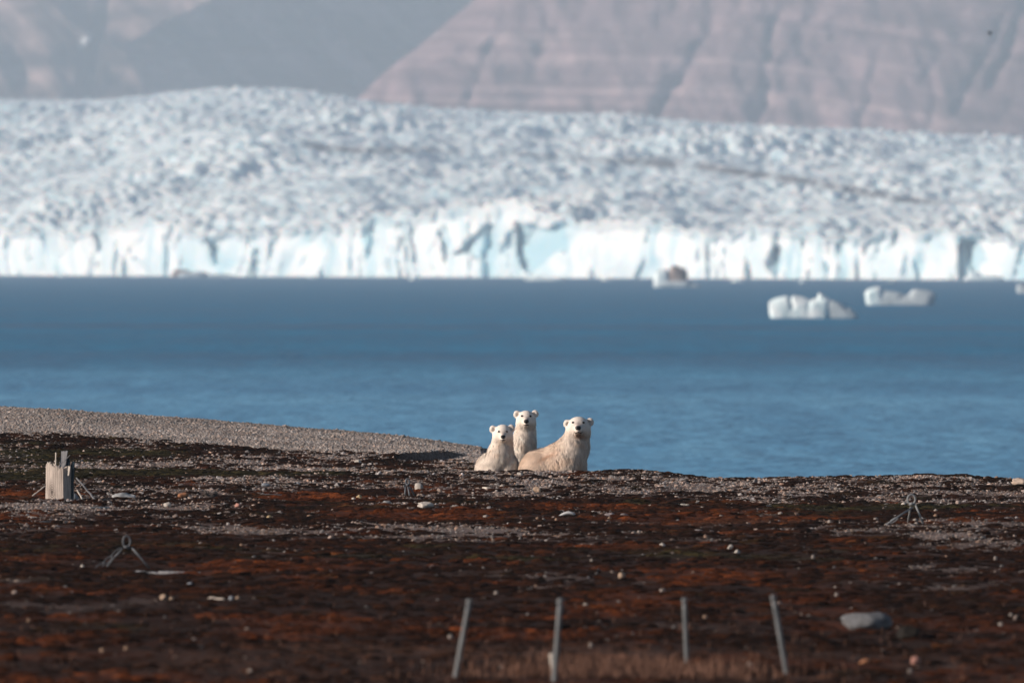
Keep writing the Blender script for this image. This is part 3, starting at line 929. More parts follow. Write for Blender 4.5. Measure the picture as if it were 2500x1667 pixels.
make_bear("pale polar bear cub sitting at the end of the gravel bank", B, org_at(ox, Yb), (-95, -55, gzb - 6), (95, 110, 124),
          (15.5, 4, 92), (16, 84.0, 6.2), [(5.5, 97, 2.8), (25, 97, 2.8)], [(10, 76.5), (13, 75.8), (16, 77), (19, 75.8), (22, 76.5)],
          tone_c1, 26000, hair1, None, "polar bears resting behind the tundra crest")

# ---------------- cub behind
Yb = 194.35; ox = 1280
gzb = base_px(ox, Yb)
B = Body(K * Yb)
B.ell((-4, 30, -24), (38, 46, 46), 14)
B.cone((-6, 16, 0), (0, 4, 70), 31, 25, 14)
B.cone((0, 8, 66), (4, 13, 118), 26, 23.5, 12)
B.ell((-26, 34, -40), (24, 36, 30), 12); B.ell((22, 36, -40), (24, 36, 30), 12)
for lx in (-18, 16):
    B.cone((lx * .7 - 3, 0, 30), (lx, -4, gzb + 10), 18, 13, 8)
    B.ell((lx, -12, gzb + 7), (14, 18, 9), 6)
B.ell((-34, 4, gzb + 9), (13, 22, 11), 6); B.ell((36, 6, gzb + 9), (13, 22, 11), 6)
bear_head(B, 4, 126, 2, 22, 148, 4.5, 121, 112, 41)
ear(B, (-18, 6, 138.5), -1, 9.2, 0); ear(B, (26, 6, 140), 1, 9.2, 0)
def tone_c2(p, g):
    t = np.ones((len(p), 1)) * CREAM
    hw = sstep(95, 125, p[:, 2])[:, None]; t = t + (WHITE - t) * hw
    st = (sstep(.2, .5, fbm(p[:, 0] / 20, p[:, 2] / 20 + p[:, 1] / 20, 112, 3)) * .35 * (1 - sstep(95, 130, p[:, 2])))[:, None]
    t = t + (TAN * 1.1 - t) * st
    br = np.exp(-((p[:, 0] - 6) / 5) ** 2 - ((p[:, 2] - 128) / 6) ** 2)[:, None] * (p[:, 1] < 0)[:, None]; t = t + (np.array([.28, .24, .24]) - t) * br * .8  # muzzle bridge darkened for dirt and for painted shade
    return t
hair2 = lambda p: 2.2 + 8.5 * (1 - sstep(98, 124, p[:, 2]))
make_bear("tall slim polar bear cub standing behind the other two bears", B, org_at(ox, Yb), (-80, -50, gzb - 6), (80, 100, 158),
          (4, 2, 126), (4.5, 121.5, 6.4), [(-6, 135, 2.9), (14.5, 134.5, 2.9)], [(-1.5, 113.6), (1.5, 113), (4.5, 114.3), (8, 113), (11, 113.6)],
          tone_c2, 24000, hair2, None, "polar bears resting behind the tundra crest")

# ---------------- mother
Yb = 193.4; ox = 1413
gzb = base_px(ox, Yb)
B = Body(K * Yb)
B.ell((-96, 34, -6), (48, 50, 55), 14)
B.cone((-92, 34, -2), (-30, 14, 28), 48, 44, 16)
B.cone((-38, 16, 28), (-11, 4, 60), 43, 32, 14)
B.cone((-11, 8, 56), (-2, 14, 102), 33, 28.5, 14)
B.ell((-16, -4, 24), (29, 26, 40), 14)
B.ell((-88, 14, -36), (54, 44, 42), 12)
B.cone((-26, -6, 14), (-26, -8, gzb + 12), 23, 15, 9); B.ell((-26, -18, gzb + 8), (17, 22, 10), 6)
B.cone((-1, 4, 20), (5, 2, gzb + 12), 19, 13, 5); B.ell((5, -9, gzb + 8), (16, 22, 10), 6)
B.ell((-92, -18, gzb + 10), (20, 30, 13), 8)
bear_head(B, -1, 107, 2, 27.5, 133, -2, 103, 92, 53)
ear(B, (-28, 8, 115.5), -1, 10.2, 0); ear(B, (27, 8, 120), 1, 10.2, 0)
def tone_m(p, g):
    t = np.ones((len(p), 1)) * (CREAM * .93)
    fl = sstep(-10, -60, p[:, 0])[:, None] if False else (1 - sstep(-75, -5, p[:, 0]))[:, None]
    t = t + (TAN * 1.15 - t) * fl * .65
    st = (sstep(.05, .45, fbm(p[:, 0] / 26, p[:, 2] / 22 + p[:, 1] / 24, 113, 3)) * (1 - sstep(70, 105, p[:, 2])))[:, None]
    t = t + (TAN - t) * st * .6
    s1 = np.exp(-((p[:, 0] + 82 - (p[:, 2] - 34) * 1.6) / 9) ** 2 - ((p[:, 2] - 38) / 14) ** 2)[:, None]
    t = t + (STAIN * 1.2 - t) * s1 * .75
    ch = np.exp(-((p[:, 0] - 2) / 12) ** 2 - ((p[:, 2] - 88) / 6) ** 2)[:, None] * (p[:, 1] < -6)[:, None]
    t = t + (STAIN - t) * ch * .7
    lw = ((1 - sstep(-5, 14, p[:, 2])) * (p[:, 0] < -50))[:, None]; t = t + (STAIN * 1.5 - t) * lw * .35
    hw = sstep(92, 112, p[:, 2])[:, None]; t = t + (WHITE * .95 - t) * hw
    br = np.exp(-((p[:, 0] + 1) / 6) ** 2 - ((p[:, 2] - 114) / 7) ** 2)[:, None] * (p[:, 1] < -6)[:, None]; t = t + (np.array([.24, .20, .20]) - t) * br * .85  # dark bridge of the muzzle, part dirt, part shade put into the colour
    return t
hair3 = lambda p: 2.4 + 9.5 * (1 - sstep(84, 106, p[:, 2]))
make_bear("large tan-stained polar bear with its flank turned and broad head", B, org_at(ox, Yb), (-165, -70, gzb - 6), (75, 110, 144),
          (-1, 2, 108), (-2, 105.5, 7.4), [(-14.5, 119, 3.0), (11, 119, 3.0)], [(-12, 95.6), (-8, 94), (-2, 96.4), (4, 94), (8.5, 95.6)],
          tone_m, 46000, hair3, None, "polar bears resting behind the tundra crest")

# ================================================================== ROCKS AND STONES
def ico(sub):
    import bmesh
    bm = bmesh.new(); bmesh.ops.create_icosphere(bm, subdivisions=sub, radius=1.0)
    V = np.array([v.co[:] for v in bm.verts]); F = [[v.index for v in f.verts] for f in bm.faces]; bm.free()
    return V, F
ICO2 = ico(2); ICO3 = ico(3); ICO4 = ico(4)
def rock_verts(sub, seed, amp=.28, facet=True, chops=9, lo=.62):
    V, F = {2: ICO2, 3: ICO3, 4: ICO4}[sub]
    r = np.random.default_rng(seed)
    V = V.copy()
    nrm = V.copy()
    if facet:                                            # chop planes for angular stone
        for _ in range(chops):
            n = r.normal(size=3); n /= np.linalg.norm(n); h = lo + .3 * r.random()
            d = V @ n - h; V = V - np.clip(d, 0, None)[:, None] * n
    o = r.random(3) * 50
    V = V * (1 + amp * (fbm(nrm[:, 0] * 1.7 + o[0] + nrm[:, 2], nrm[:, 1] * 1.7 + o[1] - nrm[:, 2], seed, 3)))[:, None]
    V = V - V.mean(0); V /= np.abs(V).max(0)
    return V, F

_mats = {}
def colour_stone(c):
    if c not in _mats: _mats[c] = stone_mat("stone_rock", False, tuple(c))
    return _mats[c]
GREY = (.30, .30, .31); PALE = (.50, .46, .43); TANS = (.44, .32, .24); ORANGE = (.33, .15, .08); PINK = (.46, .24, .20); BLUEG = (.26, .29, .34); YEL = (.48, .36, .22)
_sd = [100]
def stone(px, py, w, h, col, label, group=None, sub=3, tilt=0.0, depth=.8, name="stone", amp=.28):
    """px, py: foot of the stone; w, h its size, all in photo pixels"""
    g = ground_at(px, py)
    u = K * g.y
    _sd[0] += 1
    V, F = rock_verts(sub, _sd[0], amp)
    r = np.random.default_rng(_sd[0])
    V = V * np.array([w * u / 2, w * u * depth / 2, h * u / 2 * 1.25])
    V = V @ np.array(Euler((0, tilt, 0)).to_matrix()).T
    V[:, 2] += h * u / 2 * .62
    o = mesh_obj(name, V, F, colour_stone(col), None, True)
    o.location = g; 
    tag(o, label, "stone", group)
    return o

stone(2113, 1533, 134, 48, (.155, .16, .175), "large blue-grey boulder lying alone in dark moss", sub=4, depth=.6, name="boulder", amp=.12)
stone(2492, 1184, 46, 19, (.50, .40, .34), "tan boulder on the crest of the shore", sub=4, name="boulder")
stone(1039, 1239, 42, 16, PALE, "large pale angular stone in rust moss near the small ring anchor", sub=4)
stone(1023, 1196, 22, 20, PALE, "upright pale block of stone beside the small ring anchor", sub=3)
stone(943, 1232, 28, 11, GREY, "flat grey stone left of the large pale angular stone")
stone(305, 1216, 66, 15, (.33, .34, .36), "long flat grey stone near the weathered stump", sub=4)
stone(447, 1213, 30, 12, ORANGE, "orange stone beside the dark root clump")
stone(180, 1217, 24, 15, BLUEG, "blue-grey stone at the foot of the weathered stump")
stone(409, 1238, 20, 14, PALE, "round pale stone below the orange stone")
stone(582, 1237, 22, 10, PINK, "flat pinkish stone on the gravel strip")
stone(874, 1131, 19, 10, PALE, "pale rounded stone near the foot of the gravel bank")
stone(648, 1187, 20, 9, BLUEG, "rounded grey stone above a driftwood plank")
stone(726, 1183, 15, 7, BLUEG, "small slate-blue stone on the green moss strip")
stone(876, 1217, 16, 10, YEL, "yellowish block stone touching a smaller flat one")
stone(863, 1219, 11, 6, PALE, "small flat stone touching the yellowish block stone")
stone(657, 1268, 18, 12, YEL, "ochre stone at the upper edge of a gravel strip")
stone(1312, 1202, 23, 14, TANS, "tan tilted slab below the large tan-stained bear", tilt=.35)
stone(1489, 1261, 30, 11, (.27, .23, .24), "mauve-grey hump of stone behind a small white stone")
stone(1523, 1261, 23, 9, (.27, .23, .24), "low mauve-grey stone at the edge of the pale rust strip")
stone(2235, 1622, 27, 24, PINK, "pink rounded stone on brown turf")
stone(2113, 1620, 34, 13, ORANGE, "flat orange stone on brown turf")
stone(1517, 1411, 19, 15, TANS, "tan stone standing alone in the dark moss")
stone(1799, 1353, 17, 13, PALE, "pale stone, lower right of a close pair")
stone(1783, 1341, 15, 12, PALE, "pale stone, upper left of a close pair")
stone(1617, 1335, 15, 11, PALE, "pale stone with pebbles beside it in dark moss")
stone(1704, 1298, 25, 8, (.30, .27, .28), "flat grey stone under the pale rust strip")
stone(399, 1463, 19, 14, TANS, "tan lumpy stone on dark ground beside a smaller one")
stone(419, 1465, 12, 9, TANS, "smaller tan stone beside the lumpy one")
stone(565, 1463, 14, 10, BLUEG, "blue-grey stone at the end of a short driftwood piece")
stone(580, 1463, 12, 9, TANS, "small tan stone beyond the blue-grey one by the driftwood")
stone(464, 1428, 14, 9, BLUEG, "pale blue stone under the hooked old board")
stone(201, 1386, 11, 9, PALE, "small white stone left of the chained ring anchor")
stone(1245, 1162, 13, 8, TANS, "small tan stone on the crest below the pale cub")
stone(1269, 1160, 16, 8, PALE, "pale flat stone on the crest below the large bear")
stone(2207, 1233, 15, 8, PALE, "pale curved stone touching the loop of the right ring anchor")
stone(2218, 1558, 62, 34, (.010, .007, .005), "black mound standing in for shadow at the end of the large boulder", depth=.9, name="shadow_mound")  # near-black tuft mound added where the boulder's shadow falls
SMALL = [(1186, 1263, 15, 8), (755, 1261, 15, 5), (883, 1294, 22, 6), (1410, 1203, 20, 5), (1702, 1231, 7, 11), (1312, 1268, 9, 8),
         (1327, 1270, 9, 7), (1359, 1272, 10, 9), (1448, 1263, 14, 6), (1488, 1269, 11, 9), (1444, 1371, 8, 9), (2042, 1196, 14, 8),
         (2087, 1173, 15, 4), (2025, 1277, 11, 9), (2138, 1271, 13, 9), (2284, 1262, 11, 8), (2284, 1249, 12, 8), (2235, 1271, 14, 7),
         (2237, 1280, 14, 6), (1985, 1364, 9, 10), (2430, 1366, 11, 10), (2222, 1643, 14, 13), (2468, 1505, 10, 9), (2197, 1431, 13, 9),
         (2040, 1439, 11, 9), (2042, 1455, 11, 9), (2443, 1528, 14, 11), (1617, 1445, 17, 10), (1211, 1451, 12, 9), (1443, 1582, 14, 13),
         (1100, 1559, 14, 12), (1831, 1629, 14, 18), (1225, 1632, 12, 11), (1722, 1509, 13, 9), (1571, 1495, 11, 8), (611, 1643, 13, 11),
         (1690, 1487, 12, 9), (1430, 1478, 14, 8), (250, 1592, 14, 10), (308, 1585, 12, 9), (490, 1330, 13, 8), (590, 1333, 11, 7), (70, 1520, 9, 12),
         (1560, 1300, 10, 6), (1760, 1262, 10, 6), (1905, 1255, 12, 7), (1270, 1318, 10, 8)]
LAND = [(1039, 1239, "the large pale angular stone"), (1195, 1196, "white driftwood below the bears"), (1384, 1258, "the curved bone"), (1489, 1261, "the mauve-grey hump"),
        (1800, 1347, "the close pair of pale stones"), (2225, 1260, "the wide ring anchor"), (2113, 1529, "the large blue-grey boulder"), (2235, 1622, "the pink stone"),
        (1671, 1464, "the nearly upright post"), (1368, 1466, "the post with a stake"), (1146, 1500, "the outermost leaning post"), (1888, 1560, "the post beyond the grass"),
        (410, 1463, "the lumpy tan stone"), (315, 1340, "the chained ring anchor"), (1400, 1640, "the pale grass"), (1667, 1230, "the tapered driftwood shard"),
        (1750, 1276, "the pale rust strip"), (2492, 1184, "the tan boulder on the crest"), (657, 1268, "the ochre stone"), (1312, 1202, "the tan tilted slab"), (1517, 1411, "the lone tan stone")]
seen = set()
for (a, b, c_, d_) in SMALL:
    tn = (a + b) % 3
    srt = sorted(LAND, key=lambda l: abs(l[0] - a) + 2.2 * abs(l[1] - b))
    shp = "flat" if d_ < .55 * c_ else ("upright" if d_ > c_ else "rounded")
    siz = "fist-sized" if c_ >= 13 else "small"
    lab = "%s %s %s stone lying loose near %s" % (siz, shp, "pale" if tn else "tan", srt[0][2])
    if lab in seen: lab = "%s %s %s stone between %s and %s" % (siz, shp, "pale" if tn else "tan", srt[0][2], srt[1][2])
    if lab in seen: lab = "%s %s %s stone off from %s toward %s" % (siz, shp, "pale" if tn else "tan", srt[0][2], srt[2][2])
    if len(lab.split()) > 16: lab = lab.replace('%s %s ' % (siz, shp), '%s ' % shp)
    seen.add(lab)
    stone(a, b, c_, d_, (.31, .27, .25) if tn else (.30, .20, .145), lab, "small loose stones on the moss", sub=2)

# ================================================================== DRIFTWOOD
def wood_mat(name, base, dark):
    m = Mat(name, .85, .15)
    co = m.n('ShaderNodeTexCoord').outputs['Object']
    g = m.noise(95, 5, co, .65, (1, 1, .05)); k = m.noise(9, 3, co)
    c = m.ramp(g, [(.3, dark), (.62, base)])
    c = m.mix(m.ramp(k, [(.4, (0, 0, 0)), (.75, (.55,) * 3)]), c, tuple(x * .65 for x in base))
    m.color(c).bump(g, .6, .006)
    return m
M_WOOD = wood_mat("weathered_wood", (.52, .46, .42), (.20, .17, .155)).m
M_WOODL = wood_mat("bleached_wood", (.66, .60, .54), (.40, .35, .31)).m
M_WOODD = wood_mat("grey_wood", (.26, .26, .28), (.10, .10, .11)).m
M_WOODSH = wood_mat('shade_blue_wood', (.030, .055, .080), (.012, .020, .028)).m  # shade of the stump's right side put into a dark blue wood colour
M_BONE = Mat("bleached_bone", .7, .2).color((.52, .52, .54)).m

def log_between(name, a, b, r1, r2, mat, label, cat="driftwood", group=None, n=10, segs=7, wob=.15, flat=1.0, seed=0, parent=None):
    """a rounded, slightly crooked stick between two points with broken ends"""
    a = Vector(a); b = Vector(b)
    r = np.random.default_rng(seed + 5)
    L = (b - a).length
    q = (b - a).to_track_quat('Z', 'Y')
    V = []; F = []
    for i in range(segs + 1):
        t = i / segs; rad = r1 + (r2 - r1) * t
        if i in (0, segs): rad *= .72
        ox_, oy_ = r.normal(0, wob * rad, 2)
        for k in range(n):
            th = 2 * math.pi * k / n
            rr_ = rad * (1 + r.normal(0, .10))
            jz = r.normal(0, .35 * rad) if i in (0, segs) else 0
            V.append((ox_ + rr_ * math.cos(th), oy_ + rr_ * flat * math.sin(th), t * L + jz))
    for i in range(segs):
        for k in range(n):
            F.append([i * n + k, i * n + (k + 1) % n, (i + 1) * n + (k + 1) % n, (i + 1) * n + k])
    F.append(list(range(n))[::-1]); F.append([segs * n + k for k in range(n)])
    o = mesh_obj(name, V, F, mat, parent, False)
    o.location = a if parent is None else a - parent.location
    o.rotation_mode = 'QUATERNION'; o.rotation_quaternion = q
    if parent is None: tag(o, label, cat, group)
    return o

def lying(px0, py0, px1, py1, thick, mat, label, flat=.6, seed=0, cat="driftwood", group=None, name="driftwood"):
    a = ground_at(px0, py0); b = ground_at(px1, py1)
    b = P(px1, py1, a.y) if abs(b.y - a.y) > 1.2 else b
    u = K * a.y; r = thick * u / 2
    b.z = max(land1(b.x, b.y), b.z - .02)
    a = a + Vector((0, 0, r * .5)); b = b + Vector((0, 0, r * .5))
    return log_between(name, a, b, r, r * .85, mat, label, cat, group, flat=flat, seed=seed)

lying(219, 1242, 279, 1240, 8, M_WOODL, "pale driftwood plank on gravel in front of the stump", seed=1)
lying(94, 1275, 200, 1274, 5, M_WOODL, "long thin pale driftwood stick lying across dark ground", seed=2)
lying(67, 1264, 88, 1271, 5, M_WOODL, "short pale stick off the end of a long thin one", seed=3)
lying(631, 1209, 687, 1210, 6, M_WOODL, "straight pale driftwood plank on rust moss", seed=4)
lying(1180, 1193, 1213, 1200, 9, M_WOODL, "thick white driftwood piece on moss below the bears", seed=5)
lying(1219, 1189, 1229, 1200, 8, M_WOODL, "short white driftwood piece leaning beside the thick one", seed=6)
lying(1090, 1242, 1118, 1231, 8, M_WOOD, "brown wedge of driftwood beside the large angular stone", seed=7)
lying(509, 1462, 547, 1465, 9, M_WOOD, "short tan driftwood piece beside small round stones", seed=8)
lying(1584, 1235, 1609, 1234, 6, M_WOODL, "thin pale stick on green-brown moss", seed=9)
lying(1652, 1234, 1682, 1229, 7, M_WOODL, "tapered pale driftwood shard near a thin stick", seed=10)
lying(1685, 1240, 1721, 1237, 5, M_WOODL, "thin grey stick behind the tapered shard", seed=11)
lying(1855, 1237, 1882, 1236, 5, M_WOODL, "straight thin stick on gravel toward the right ring anchor", seed=12)
lying(332, 1398, 388, 1403, 14, M_WOODD, "thick grey board end under the leg of the chained ring anchor", seed=13, flat=.4)
# old board with a hooked end
a = ground_at(386, 1404); b = P(488, 1400, a.y - .02); c_ = P(494, 1412, a.y - .3)
V, F = tube([a + Vector((0, 0, .02)), (Vector(a) * .5 + b * .5) + Vector((0, 0, .012)), b, b * .5 + c_ * .5, c_], [.014, .016, .018, .022, .020], 8)
o = mesh_obj("hooked_board", V, F, M_WOODD); tag(o, "grey driftwood branch with a hooked end on dark ground", "driftwood")
# curved bone
g = ground_at(1364, 1261); u = K * g.y
pts = [Vector((i / 8 * 40 * u, 0, math.sin(i / 8 * math.pi * .82) * 9 * u)) for i in range(9)]
V, F = tube(pts, [2 * u, 3 * u, 3.6 * u, 4 * u, 4.2 * u, 4.2 * u, 4 * u, 3.4 * u, 2.4 * u], 8)
o = mesh_obj("curved_bone", V, F, M_BONE); o.location = g; tag(o, "curved pale grey bone arching out of rust moss", "bone")

# ---- weathered stump
g = ground_at(134, 1219); u = K * g.y
st = empty("stump", g)
st.rotation_euler.z = -.42; st.scale = (.9, .75, 1)
tag(st, "weathered grey tree stump with splintered top on the tundra", "stump")
r = np.random.default_rng(3)
peri = []
for i in range(27): peri.append((-26 + 52 * i / 26, -4 - 3.0 * math.sin(math.pi * i / 26) + .25 * math.sin(i * 2.1)))
for i in range(1, 9): peri.append((27 + 13 * i / 8, -3 + 44 * i / 8 + r.normal(0, .6)))
for i in range(1, 9): peri.append((40 - 8 * i / 8, 41 + 10 * i / 8))
for i in range(1, 9): peri.append((32 - 51 * i / 8, 51 - 11 * i / 8))
for i in range(1, 6): peri.append((-19 - 6 * i / 6, 40 - 42 * i / 6))
n = len(peri); rows = 9
V = []; F = []
for j in range(rows):
    t = j / (rows - 1)
    for i, (a, b) in enumerate(peri):
        top = 84 - .13 * (a + 26) + (r.normal(0, 3.4) + (6 * r.random() if (i < 9) else 0) if j == rows - 1 else 0)
        fl = 1 + .05 * (1 - t) ** 3
        V.append((a * fl * u, b * fl * u, (-4 + (top + 4) * t) * u))
for j in range(rows - 1):
    for i in range(n):
        F.append([j * n + i, j * n + (i + 1) % n, (j + 1) * n + (i + 1) % n, (j + 1) * n + i])
c0 = len(V); V.append((4 * u, 18 * u, 70 * u))
for i in range(n): F.append([(rows - 1) * n + i, (rows - 1) * n + (i + 1) % n, c0])
wmat = wood_mat("stump_wood", (.58, .50, .45), (.20, .165, .15))
# knot rings near the base of the front face
co = wmat.n('ShaderNodeTexCoord').outputs['Object']
mp = wmat.n('ShaderNodeMapping'); mp.inputs['Location'].default_value = (.045, 0, -.075); mp.inputs['Scale'].default_value = (1.5, 0.01, .85)
wmat.l(co, mp.inputs[0])
wv = wmat.n('ShaderNodeTexWave', wave_type='RINGS'); wv.rings_direction = 'SPHERICAL'
wv.inputs['Scale'].default_value = 14; wv.inputs['Distortion'].default_value = 3; wv.inputs['Detail'].default_value = 2
wmat.l(mp.outputs[0], wv.inputs[0])
ln = wmat.n('ShaderNodeVectorMath', operation='LENGTH'); wmat.l(mp.outputs[0], ln.inputs[0])
ms = wmat.n('ShaderNodeMapRange'); ms.inputs['From Min'].default_value = .05; ms.inputs['From Max'].default_value = .13; ms.inputs['To Min'].default_value = .95; ms.inputs['To Max'].default_value = 0
wmat.l(ln.outputs['Value'], ms.inputs[0])
mu = wmat.n('ShaderNodeMath', operation='MULTIPLY'); wmat.l(ms.outputs[0], mu.inputs[0]); wmat.l(wv.outputs['Fac'], mu.inputs[1])
old = wmat.b.inputs['Base Color'].links[0].from_socket
kn = wmat.n('ShaderNodeMapRange'); kn.inputs['From Min'].default_value = .012; kn.inputs['From Max'].default_value = .03; kn.inputs['To Min'].default_value = .8; kn.inputs['To Max'].default_value = 0
wmat.l(ln.outputs['Value'], kn.inputs[0])
wmat.color(wmat.mix(kn.outputs[0], wmat.mix(mu.outputs[0], old, (.10, .08, .075)), (.05, .04, .038)))
mesh_obj("trunk", V, F, wmat.m, st, False)
def sliver(name, x0, x1, y, zb, zt, thick, mat, lean=0.0, jag=4, seed=0):
    """a flat splinter of wood standing in the top"""
    r = np.random.default_rng(seed); m_ = 6; V = []; F = []
    for side in (0, 1):
        for i in range(m_):
            xx = x0 + (x1 - x0) * i / (m_ - 1)
            V.append((xx * u, (y + side * thick) * u, zb * u))
        for i in range(m_):
            xx = x0 + (x1 - x0) * i / (m_ - 1)
            tz = zt - abs(r.normal(0, jag))
            V.append(((xx + lean) * u, (y + side * thick + 2) * u, tz * u))
    for i in range(m_ - 1):
        F.append([i, i + 1, m_ + i + 1, m_ + i]); F.append([2 * m_ + i + 1, 2 * m_ + i, 3 * m_ + i, 3 * m_ + i + 1])
        F.append([m_ + i, m_ + i + 1, 3 * m_ + i + 1, 3 * m_ + i])
    F.append([0, m_, 3 * m_, 2 * m_]); F.append([m_ - 1, 3 * m_ - 1, 4 * m_ - 1, 2 * m_ - 1])
    return mesh_obj(name, V, F, mat, st, False)
sliver("splinter", 4, 22, 14, 60, 119, 5, M_WOODD, 9, 3, 1)
sliver("splinter", 23, 33, 20, 40, 101, 7, M_WOODSH, 1, 5, 2)
sliver("splinter", 31, 40.5, 28, 0, 93, 8, M_WOODSH, 4, 4, 3)
sliver("splinter", -24, -15, 0, 70, 92, 4, M_WOODL, 0, 3, 4)
sliver("splinter", -1, 1.6, 2, 70, 115, 2.5, M_WOODL, 0, 1, 5)
sliver("splinter", -10, -6, 3, 70, 88, 3, M_WOODL, 0, 2, 6)
sliver("splinter", 34, 39.5, 6, 58, 82, 3, M_WOODL, 3, 2, 7)
log_between("twig", Vector((g.x + 9 * u, g.y + .03, g.z + 80 * u)), Vector((g.x + 43 * u, g.y + .02, g.z + 108 * u)), 1.3 * u, .8 * u, M_WOODD, "", parent=st, seed=3, wob=.6)
def leaning(px0, py0, px1, py1, thick, mat, label, seed, dy=0.0):
    f_ = ground_at(px0, py0); t_ = P(px1, py1, f_.y + dy); u_ = K * f_.y
    return log_between("driftwood_stick", f_ - Vector((0, 0, .01)), t_, thick * u_ / 2, thick * u_ / 2 * .8, mat, label, seed=seed, flat=.7)
leaning(75, 1212, 110, 1186, 5, M_WOOD, "pale stick leaning against the lit side of the stump", 21, .12)
leaning(234, 1219, 187, 1166, 6, M_WOODD, "long grey stick slanting up toward the shaded side of the stump", 22, .25)
leaning(203, 1219, 188, 1195, 5, M_WOODL, "short pale pointed stick standing between stump and long stick", 23, .1)
# dark tangled root clump
g2 = ground_at(514, 1215); u2 = K * g2.y
M_ROOT = wood_mat('dark_root_wood', (.11, .09, .085), (.035, .028, .026)).m
rt = empty("root_clump", g2); tag(rt, "dark tangled driftwood root clump standing on the gravel", "root")
r = np.random.default_rng(8)
V, F = rock_verts(3, 901, .5); V = V * np.array([19 * u2, 12 * u2, 10 * u2]); V[:, 2] += 5 * u2
mesh_obj("root_core", V, F, M_ROOT, rt)
for i in range(14):
    an = r.random() * 6.28; p0 = Vector((r.normal(0, 7) * u2, r.normal(0, 4) * u2, 6 * u2))
    p2 = p0 + Vector((math.cos(an) * 15 * u2, math.sin(an) * 8 * u2, (2 + 12 * r.random()) * u2 * (.7 if i else 1.2)))
    pm = (p0 + p2) / 2 + Vector((0, 0, 4 * u2))
    V, F = tube([p0, pm, p2], [2.6 * u2, 2 * u2, .9 * u2], 6)
    mesh_obj("root", V, F, M_ROOT, rt)

# ================================================================== IRON RING ANCHORS
mi = Mat("old_iron", .55, .4)
nz = mi.noise(30, 4)
mi.color(mi.ramp(nz, [(.35, (.055, .062, .075)), (.62, (.12, .13, .15)), (.8, (.08, .05, .04))])); mi.b.inputs['Metallic'].default_value = .3
M_IRON = mi.m
M_IRONL = Mat('galvanised_iron', .5, .4).color((.21, .22, .235)).m
def ring_anchor(label, px, py, loop_c, loop_r, rod, legs, links=None, squash=1.0, mat=None):
    M_IRON = mat or globals()['M_IRON']
    """px,py foot; loop and leg ends in photo pixels relative to the foot, legs: (x0,z0,x1,z1,depth1)"""
    g = ground_at(px, py); u = K * g.y
    rt = empty("ring_anchor", g); tag(rt, label, "anchor", "iron ring anchors in the tundra")
    pts = []
    for i in range(25):
        th = math.radians(-60 + 300 * i / 24)
        pts.append(((loop_c[0] + loop_r * squash * math.cos(th)) * u, 0, (loop_c[1] + loop_r * 1.25 * math.sin(th)) * u))
    V, F = tube(pts, rod * u, 8); mesh_obj("loop", V, F, M_IRON, rt)
    for (x0, z0, x1, z1, dd) in legs:
        e = Vector((x1 * u, dd * u, z1 * u))
        e.z = land1(g.x + e.x, g.y + e.y) - g.z - .02
        V, F = tube([(x0 * u, 0, z0 * u), (x0 * .5 * u + e.x * .5, e.y * .5, z0 * .5 * u + e.z * .5 + .3 * rod * u), e], [rod * u * .95, rod * u, rod * u * 1.05], 8)
        mesh_obj("leg", V, F, M_IRON, rt)
    # collar where the rod is wrapped
    V, F = tube([((loop_c[0] - loop_r * .6) * u, 0, (loop_c[1] - loop_r * 1.15) * u), ((loop_c[0] + loop_r * .75) * u, 0, (loop_c[1] - loop_r * 1.25) * u)], rod * u * 1.5, 8)
    mesh_obj("collar", V, F, M_IRON, rt)
    for (x0, z0, x1, z1) in (links or []):
        p0 = np.array([x0, -3.0, z0]); p1 = np.array([x1, -6.0, z1]); d = p1 - p0; Ln = np.linalg.norm(d); d /= Ln
        nrm = np.cross(d, [0, 1, 0])
        pl = []
        for i in range(21):
            th = 2 * math.pi * i / 20
            pl.append((p0 + p1) / 2 + d * math.cos(th) * Ln * .55 + nrm * math.sin(th) * Ln * .17)
        V, F = tube(np.array(pl) * u, rod * u * .62, 6, False); mesh_obj("chain_link", V, F, M_IRON, rt)
    return rt
ring_anchor("grey iron ring anchor spread wide on moss near the shore crest", 2225, 1280, (0, 61), 9.5, 2.3,
            [(9, 50, 31, 0, -4), (4, 42, -72, -14, -60), (-2, 42, -8, 0, 60)], [(-34, 16, -52, 4)], mat=M_IRONL)
ring_anchor("small dark iron ring anchor beside an upright pale stone", 995, 1210, (0, 34), 6.0, 2.2,
            [(-5, 22, -6, 0, -4), (1, 22, 6, 0, -8), (4, 22, 20, 0, 14)], None, .75)
ring_anchor("blue-grey iron ring anchor with chain links standing on dark ground", 315, 1392, (-6, 70), 11.0, 2.2,
            [(7, 55, 54, 0, -6), (-16, 55, -64, 4, 30)], [(-20, 52, -42, 32), (-42, 33, -62, 16), (-60, 16, -80, 6)], .82)

